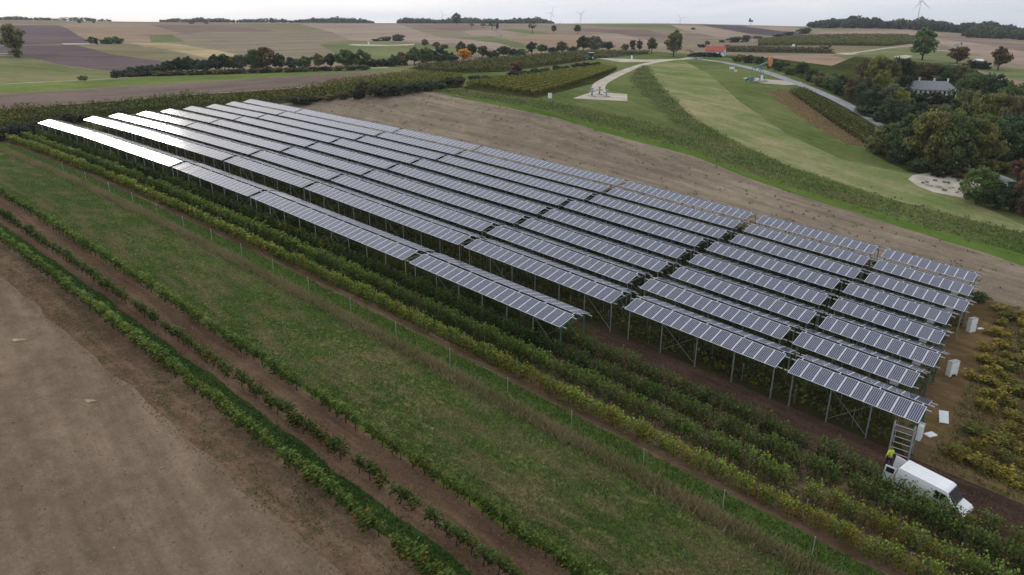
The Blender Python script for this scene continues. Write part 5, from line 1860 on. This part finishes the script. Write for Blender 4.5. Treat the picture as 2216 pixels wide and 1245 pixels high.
# ------------------------------------------------------------------ the white van with open rear doors
def van():
    p = xy(2.3, -4.75)
    o = thing('van', (p[0], p[1], gz(*p)), 'white van with open rear doors parked beside the bushy vine row', 'van', None, PH)
    sl = math.atan2(gz(*xy(5.0, -4.75)) - gz(*xy(0.2, -4.75)), 4.8)
    o.rotation_euler = (0, -sl, PH - 0.16)
    o.scale = (0.92, 0.92, 0.84)
    wp = M['white_paint']
    # side profile, x forward; section narrows towards the roof
    prof = [(-2.6, 0.42), (-2.62, 1.2), (-2.55, 2.28), (-2.45, 2.42), (0.9, 2.44), (1.15, 2.34), (1.85, 1.42), (2.55, 1.18), (2.72, 0.95), (2.72, 0.42)]
    k = MB()
    rings = []
    for y, ins in ((-1.0, 0.0), (1.0, 0.0)):
        rings.append([(x, y * (1.0 if z < 1.3 else 1.0 - 0.09 * (z - 1.3)), z) for x, z in prof])
    k.loft(rings)
    k.obj('body', wp, o, bevel=0.05)
    # windscreen
    k = MB()
    k.loft([[(1.20, y * 0.86 / 0.86, 2.30), (1.84, y * 1.0, 1.47), (1.90, y * 1.0, 1.50), (1.25, y, 2.345)] for y in (-0.82, 0.82)])
    k.obj('windscreen', M['glass_dark'], o)
    for y in (-1, 1):
        k = MB()
        yy = y * 0.975
        k.loft([[(0.35, a, 1.45), (1.65, a, 1.45), (1.15, a, 2.12), (0.35, a, 2.12)] for a in (yy - 0.02, yy + 0.02)])
        k.obj('side_window', M['glass_dark'], o)
        MB().box((0.55, y * 1.004, 1.2), (0.18, 0.03, 0.05)).obj('door_handle', M['black'], o)
        MB().box((1.75, y * 1.12, 1.52), (0.12, 0.22, 0.3)).obj('mirror', M['black'], o, bevel=0.02)
        MB().box((2.62, y * 0.75, 0.98), (0.22, 0.36, 0.22)).obj('headlight', M['alu'], o, bevel=0.04)
        MB().box((-0.6, y * 1.006, 0.75), (3.4, 0.02, 0.14)).obj('side_strip', M['black'], o)
        MB().box((-2.63, y * 0.93, 1.35), (0.05, 0.12, 0.5)).obj('tail_light', plain('red_lens', (0.45, 0.03, 0.02), 0.3), o)
        for x in (-1.6, 1.75):
            wheel(o, x, y * 0.86, 0.36, 0.24)
    MB().box((2.70, 0, 0.52), (0.14, 1.96, 0.28)).obj('front_bumper', M['black'], o, bevel=0.04)
    MB().box((2.735, 0, 0.86), (0.04, 0.9, 0.16)).obj('grille', M['black'], o, bevel=0.01)
    MB().box((-2.66, 0, 0.48), (0.14, 1.9, 0.2)).obj('rear_bumper', M['black'], o, bevel=0.03)
    MB().box((-2.612, 0, 1.33), (0.02, 1.66, 1.56)).obj('dark_cargo_sheet', M['black'], o)  # black sheet on the closed body, painted shade of the cargo bay
    for i in range(5):
        MB().box((-1.1, -0.6 + 0.3 * i, 2.443), (2.6, 0.05, 0.02)).obj('roof_rib', wp, o)
    # two rear doors swung out
    for y, a in ((-1, 100), (1, 95)):
        hinge = Vector((-2.62, y * 0.9, 0))
        dm = MB().box((0, 0, 0), (0.05, 0.84, 1.62)).mesh('rear_door', wp, bevel=0.02)
        R3 = Matrix.Rotation(-math.radians(a) * y, 4, 'Z')
        d = inst('rear_door', dm, o, Matrix.Translation(hinge) @ R3 @ Matrix.Translation((0, -y * 0.44, 1.38)))
        MB().box((-0.03, 0, 0.42), (0.02, 0.6, 0.5)).obj('pane', M['glass_dark'], d)
        MB().box((-0.04, -y * 0.33, -0.1), (0.04, 0.05, 0.2)).obj('handle', M['black'], d)
    return o


van()


# ------------------------------------------------------------------ scaffold tower under the panel edge
def scaffold():
    p = xy(-0.85, 0.35)
    zg = gz(*p)
    o = thing('scaffold_tower', (p[0], p[1], zg), 'aluminium scaffold tower of lattice frames under the panel end by the van', 'scaffold', None, PH)
    w, d, h = 1.45, 0.75, 3.15
    for x in (-w / 2, w / 2):
        for y0 in (-d,):
            k = MB()
            k.tube((x, y0 - 0.17, 0.1), (x, y0 - 0.17, h), 0.05, 0.05, 6)
            k.tube((x, y0 + 0.17, 0.1), (x, y0 + 0.17, h), 0.05, 0.05, 6)
            n = 9
            for i in range(n):
                z0, z1 = 0.15 + (h - 0.3) * i / n, 0.15 + (h - 0.3) * (i + 1) / n
                s = 0.17 if i % 2 else -0.17
                k.tube((x, y0 + s, z0), (x, y0 - s, z1), 0.03, 0.03, 5)
                k.tube((x, y0 - 0.17, z1), (x, y0 + 0.17, z1), 0.018, 0.018, 5)
            k.obj('lattice_frame', M['alu'], o)
    for i in range(6):
        z = 0.35 + 0.5 * i
        MB().tube((-w / 2, -d, z), (w / 2, -d, z), 0.025, 0.025, 6).obj('rung', M['alu'], o)
    for x in (-w / 2, w / 2):
        MB().tube((x, d * 0.6, 0.1), (x, d * 0.6, h), 0.03, 0.03, 6).obj('rear_post', M['alu'], o)
        for z in (1.2, 2.4):
            MB().tube((x, -d, z), (x, d * 0.6, z), 0.022, 0.022, 6).obj('side_rail', M['alu'], o)
    MB().box((0, -0.1, h - 0.75), (w, 1.1, 0.06)).obj('platform', M['wood'], o)
    for x in (-w / 2, w / 2):
        for y in (-d - 0.17, d * 0.6):
            MB().tube((x - 0.03, y, 0.08), (x + 0.03, y, 0.08), 0.1, 0.1, 10).obj('caster', M['rubber'], o)


scaffold()


# ------------------------------------------------------------------ the worker
def skin_body(name, verts, edges, radii, mat, parent, root=0, sub=2):
    me = bpy.data.meshes.new(name)
    me.from_pydata(verts, edges, [])
    o = bpy.data.objects.new(name, me)
    link(o, parent)
    sk = o.modifiers.new('skin', 'SKIN')
    sk.use_smooth_shade = True
    for i, r in enumerate(radii):
        me.skin_vertices[0].data[i].radius = (r, r) if not isinstance(r, tuple) else r
        me.skin_vertices[0].data[i].use_root = (i == root)
    sb = o.modifiers.new('sub', 'SUBSURF')
    sb.levels = sub; sb.render_levels = sub
    me.materials.append(mat)
    return o


def worker():
    p = gp(1922, 1010)
    o = thing('person', (p[0], p[1], gz(*p)), 'person in hi-vis yellow top and dark trousers walking towards the scaffold', 'person', None, math.radians(10))
    hv = plain('hi_vis_yellow', (0.50, 0.68, 0.05), 0.7, var=0.12, vs=8)
    navy = plain('navy_trousers', (0.025, 0.028, 0.05), 0.85, var=0.2, vs=8)
    skin = plain('skin', (0.50, 0.30, 0.21), 0.55, var=0.06)
    hair = plain('light_brown_hair', (0.22, 0.13, 0.07), 0.8, var=0.2)
    # body as one figure: pelvis, spine, head; arms slightly out, mid-stride (+Y is forward, away from the camera)
    v = [(0, 0, 0.94), (0, 0.02, 1.14), (0, 0.03, 1.34), (0, 0.03, 1.47), (0, 0.05, 1.55), (0, 0.06, 1.65),
         (-0.17, 0.03, 1.42), (-0.30, -0.03, 1.16), (-0.30, 0.10, 0.94), (0.17, 0.03, 1.42), (0.31, 0.05, 1.17), (0.33, 0.20, 1.00),
         (-0.10, 0.0, 0.86), (-0.11, 0.16, 0.50), (-0.11, 0.10, 0.10), (-0.11, 0.24, 0.05),
         (0.10, 0.0, 0.86), (0.11, -0.05, 0.48), (0.11, -0.25, 0.12), (0.11, -0.13, 0.05)]
    e = [(0, 1), (1, 2), (2, 3), (3, 4), (4, 5), (2, 6), (6, 7), (7, 8), (2, 9), (9, 10), (10, 11), (0, 12), (12, 13), (13, 14), (14, 15), (0, 16), (16, 17), (17, 18), (18, 19)]
    r = [(0.16, 0.12), (0.145, 0.105), (0.17, 0.12), 0.065, 0.06, 0.085, 0.075, 0.055, 0.038, 0.075, 0.055, 0.038, 0.105, 0.075, 0.045, 0.04, 0.105, 0.075, 0.045, 0.04]
    body = skin_body('body', v, e, r, skin, o)
    # clothing: slightly larger shells following the same joints
    vj = [v[0], v[1], v[2], (0, 0.03, 1.44), v[6], v[7], (-0.30, 0.08, 0.98), v[9], v[10], (0.325, 0.18, 1.03)]
    skin_body('jacket', vj, [(0, 1), (1, 2), (2, 3), (2, 4), (4, 5), (5, 6), (2, 7), (7, 8), (8, 9)], [(0.185, 0.15), (0.175, 0.135), (0.20, 0.145), 0.085, 0.095, 0.072, 0.055, 0.095, 0.072, 0.055], hv, o)
    vt = [(0, 0, 0.96), v[12], v[13], v[14], v[16], v[17], v[18]]
    skin_body('trousers', vt, [(0, 1), (1, 2), (2, 3), (0, 4), (4, 5), (5, 6)], [(0.17, 0.135), 0.12, 0.09, 0.068, 0.12, 0.09, 0.068], navy, o)
    # head with hair
    hm = bmesh.new()
    bmesh.ops.create_icosphere(hm, subdivisions=3, radius=0.115)
    for q in hm.verts:
        q.co.z *= 1.18
        if q.co.y > 0.06 and q.co.z < -0.02:
            q.co.y *= 0.93
        if abs(q.co.x) < 0.025 and q.co.y > 0.09 and -0.05 < q.co.z < 0.02:
            q.co.y += 0.025
    for m_ in (-1, 1):
        bmesh.ops.create_icosphere(hm, subdivisions=2, radius=0.03, matrix=Matrix.Translation((m_ * 0.115, 0.0, -0.01)) @ Matrix.Diagonal((0.4, 0.8, 1.2, 1)))
    me = bpy.data.meshes.new('head'); hm.to_mesh(me); hm.free(); me.materials.append(skin)
    me.polygons.foreach_set('use_smooth', np.ones(len(me.polygons), bool))
    hd = inst('head', me, o, Matrix.Translation((0, 0.06, 1.68)))
    hm = bmesh.new()
    bmesh.ops.create_icosphere(hm, subdivisions=3, radius=0.125)
    dele = [q for q in hm.verts if (q.co.z < 0.0 and q.co.y > -0.03) or q.co.z < -0.06]
    bmesh.ops.delete(hm, geom=dele, context='VERTS')
    for q in hm.verts:
        q.co.z *= 1.15
    me = bpy.data.meshes.new('hair'); hm.to_mesh(me); hm.free(); me.materials.append(hair)
    inst('hair', me, hd, Matrix.Translation((0, -0.006, 0.012)))
    # hands: palm with five fingers each
    for sx_, hp in ((-1, (-0.30, 0.11, 0.92)), (1, (0.335, 0.215, 0.985))):
        hv_, he, hr_ = [(0, 0, 0), (0, 0.01, -0.06)], [(0, 1)], [0.032, (0.040, 0.02)]
        for j in range(4):
            x = (-0.03 + 0.02 * j)
            L = (0.07, 0.085, 0.08, 0.065)[j]
            b_ = len(hv_)
            hv_ += [(x, 0.015, -0.085), (x * 1.05, 0.03, -0.085 - L * .5), (x * 1.05, 0.045, -0.085 - L)]
            he += [(1, b_), (b_, b_ + 1), (b_ + 1, b_ + 2)]
            hr_ += [0.0095, 0.009, 0.008]
        b_ = len(hv_)
        hv_ += [(-sx_ * 0.05, 0.03, -0.05), (-sx_ * 0.06, 0.055, -0.085)]
        he += [(0, b_), (b_, b_ + 1)]
        hr_ += [0.011, 0.009]
        h_ = skin_body('hand', hv_, he, hr_, skin, o, sub=1)
        h_.location = hp
    # boots
    for bx, by in ((-0.11, 0.15), (0.11, -0.2)):
        MB().box((bx, by + 0.02, 0.055), (0.10, 0.28, 0.11)).obj('boot', M['black'], o, bevel=0.025)


worker()


# ------------------------------------------------------------------ white cabinets, boards and sheets at the end of the rows
def standing_cabinet(px, py, w, h, rz, label, vent=False):
    o = cabinet(px, py, w, 0.5, h, rz, label, 'inverter_cabinet', group='white cabinets at the row ends')
    if vent:
        MB().box((0, -0.27, 0.12), (w * 0.5, 0.03, 0.24)).obj('vent', M['black'], o)


standing_cabinet(2100, 717, 0.95, 1.6, 0.35, 'white cabinet standing right of the sixth panel row')
standing_cabinet(2058, 812, 1.05, 1.55, 0.35, 'white cabinet with dark opening at its foot right of the third panel row', True)


def sheet(px, py, w, l, th, rz, tilt, label, name='white_board', cat='board'):
    p = gp(px, py)
    o = thing(name, (p[0], p[1], gz(*p) + 0.02), label, cat, None, rz)
    b = MB().box((0, 0, th / 2), (w, l, th)).obj('board', M['white_plastic'], o, bevel=0.012)
    b.matrix_local = Matrix.Translation((0, 0, l / 2 * math.sin(tilt))) @ Matrix.Rotation(tilt, 4, 'X')
    if tilt > 0.15:
        MB().box((0, l * 0.30 * math.cos(tilt), l * 0.40 * math.sin(tilt)), (0.08, 0.08, l * 0.8 * math.sin(tilt))).obj('prop', M['wood'], o)
    return o


sheet(2040, 912, 0.75, 1.15, 0.10, math.radians(-18), 0.75, 'white board leaning upright right of the second panel row')
sheet(2013, 943, 0.95, 0.60, 0.12, math.radians(20), 0.05, 'white flat box lying on the ground near the scaffold', 'white_box', 'box')
sheet(2121, 713, 0.7, 0.35, 0.12, 0.2, 0.04, 'small white slab lying beside the upper cabinet', 'white_slab', 'slab')
sheet(1930, 1019, 0.9, 0.25, 0.05, 0.2, 0.04, 'white plank lying on the ground behind the van', 'white_plank', 'plank')

# white electrical cabinet hung at the end post of the second row
p = xy(0.05, 1.1)
o = thing('switch_box', (p[0], p[1], gz(*p)), 'pale switch box standing under the near corner of the second panel row', 'box', None, PH)
MB().box((0, 0, 2.2), (0.35, 0.7, 1.3)).obj('body', M['white_plastic'], o, bevel=0.02)
MB().tube((0, 0, -0.05), (0, 0, 1.6), 0.05, 0.05, 8).obj('stand', M['steel'], o)
MB().box((0.185, 0, 2.2), (0.02, 0.58, 1.1)).obj('door', M['white_plastic'], o, bevel=0.006)

# ------------------------------------------------------------------ bare stakes in the grass verge
stake_m = MB().tube((0, 0, -0.2), (0, 0, 1.55), 0.03, 0.03, 6).mesh('stake', M['alu'])
us = [-2.0, -8.2, -14.6, -21.4, -28.2, -35.2, -42.5, -49.8, -57.0, -64.0, -71.0, -78.2, -85.6, -93.0, -101.0, -109.0, -118.0, -128.0]
for i, u in enumerate(us):
    q = xy(u, -16.8 + random.gauss(0, .08))
    o = inst('stake', stake_m, None, Matrix.Translation((q[0], q[1], gz(*q))) @ Matrix.Rotation(random.gauss(0, .03), 4, 'X'))
    tag(o, 'bare metal stake in the grass verge, %s from the bottom right' % NTH[i], 'stake', 'stakes along the grass verge')

# pale bare patches on the beige field: shallow heaps of lighter subsoil
for (px, py, w_), lab in zip(((38, 736, 0.55), (195, 868, 0.4)), ('left pale heap of subsoil on the bare beige field', 'right pale heap of subsoil on the bare beige field')):
    q = gp(px, py)
    r_ = random.Random(px)
    bm = bmesh.new()
    bmesh.ops.create_icosphere(bm, subdivisions=3, radius=1.0)
    for v_ in bm.verts:
        k = 0.75 + 0.35 * r_.random() + 0.2 * math.sin(3 * math.atan2(v_.co.y, v_.co.x))
        v_.co = Vector((v_.co.x * w_ * 1.3 * k, v_.co.y * w_ * 0.6 * k, v_.co.z * 0.08))
    me = bpy.data.meshes.new('soil_heap'); bm.to_mesh(me); bm.free()
    me.materials.append(ground_mat('pale_subsoil', S(150, 132, 108), S(178, 160, 136), fine=4))
    me.polygons.foreach_set('use_smooth', np.ones(len(me.polygons), bool))
    tag(inst('soil_heap', me, None, Matrix.Translation((q[0], q[1], gz(*q))) @ Matrix.Rotation(PH + 0.6, 4, 'Z')), lab, 'soil heap')

# debris on the gravel pad at the right
dr = random.Random(3)
spots = [(2000, 396), (2012, 402), (2020, 392), (2034, 405), (2050, 396), (2060, 408), (2072, 392), (2068, 416), (2042, 412), (2085, 400)]
for i, (px, py) in enumerate(spots):
    q = gp(px, py)
    k = MB()
    for j in range(3):
        k.box((dr.uniform(-.5, .5), dr.uniform(-.4, .4), 0.1 + 0.06 * j), (dr.uniform(.3, .7), dr.uniform(.2, .4), 0.22), Matrix.Rotation(dr.uniform(0, 3), 3, 'Z'))
    ob = k.obj('rubble_pile', M['concrete' if i % 2 else 'wood'], None, bevel=0.03)
    ob.location = (q[0], q[1], gz(*q))
    tag(ob, '%s dark rubble pile from the left on the right gravel pad' % NTH[i], 'rubble', 'rubble on the gravel pad')

# ------------------------------------------------------------------ the air
hz = MB()
hz.box((0, 3200, 40), (11000, 8200, 290))
hm_ = bpy.data.materials.new('thin_haze')
hm_.use_nodes = True
hn = hm_.node_tree
hn.nodes.clear()
ho = hn.nodes.new('ShaderNodeOutputMaterial')
hv_ = hn.nodes.new('ShaderNodeVolumePrincipled')
hv_.inputs['Color'].default_value = (0.86, 0.91, 1.0, 1)
hv_.inputs['Density'].default_value = 0.00010
hv_.inputs['Anisotropy'].default_value = 0.2
hn.links.new(hv_.outputs[0], ho.inputs['Volume'])
haze = hz.obj('haze', hm_)
tag(haze, 'thin pale haze over the whole landscape', 'haze', None, 'stuff')
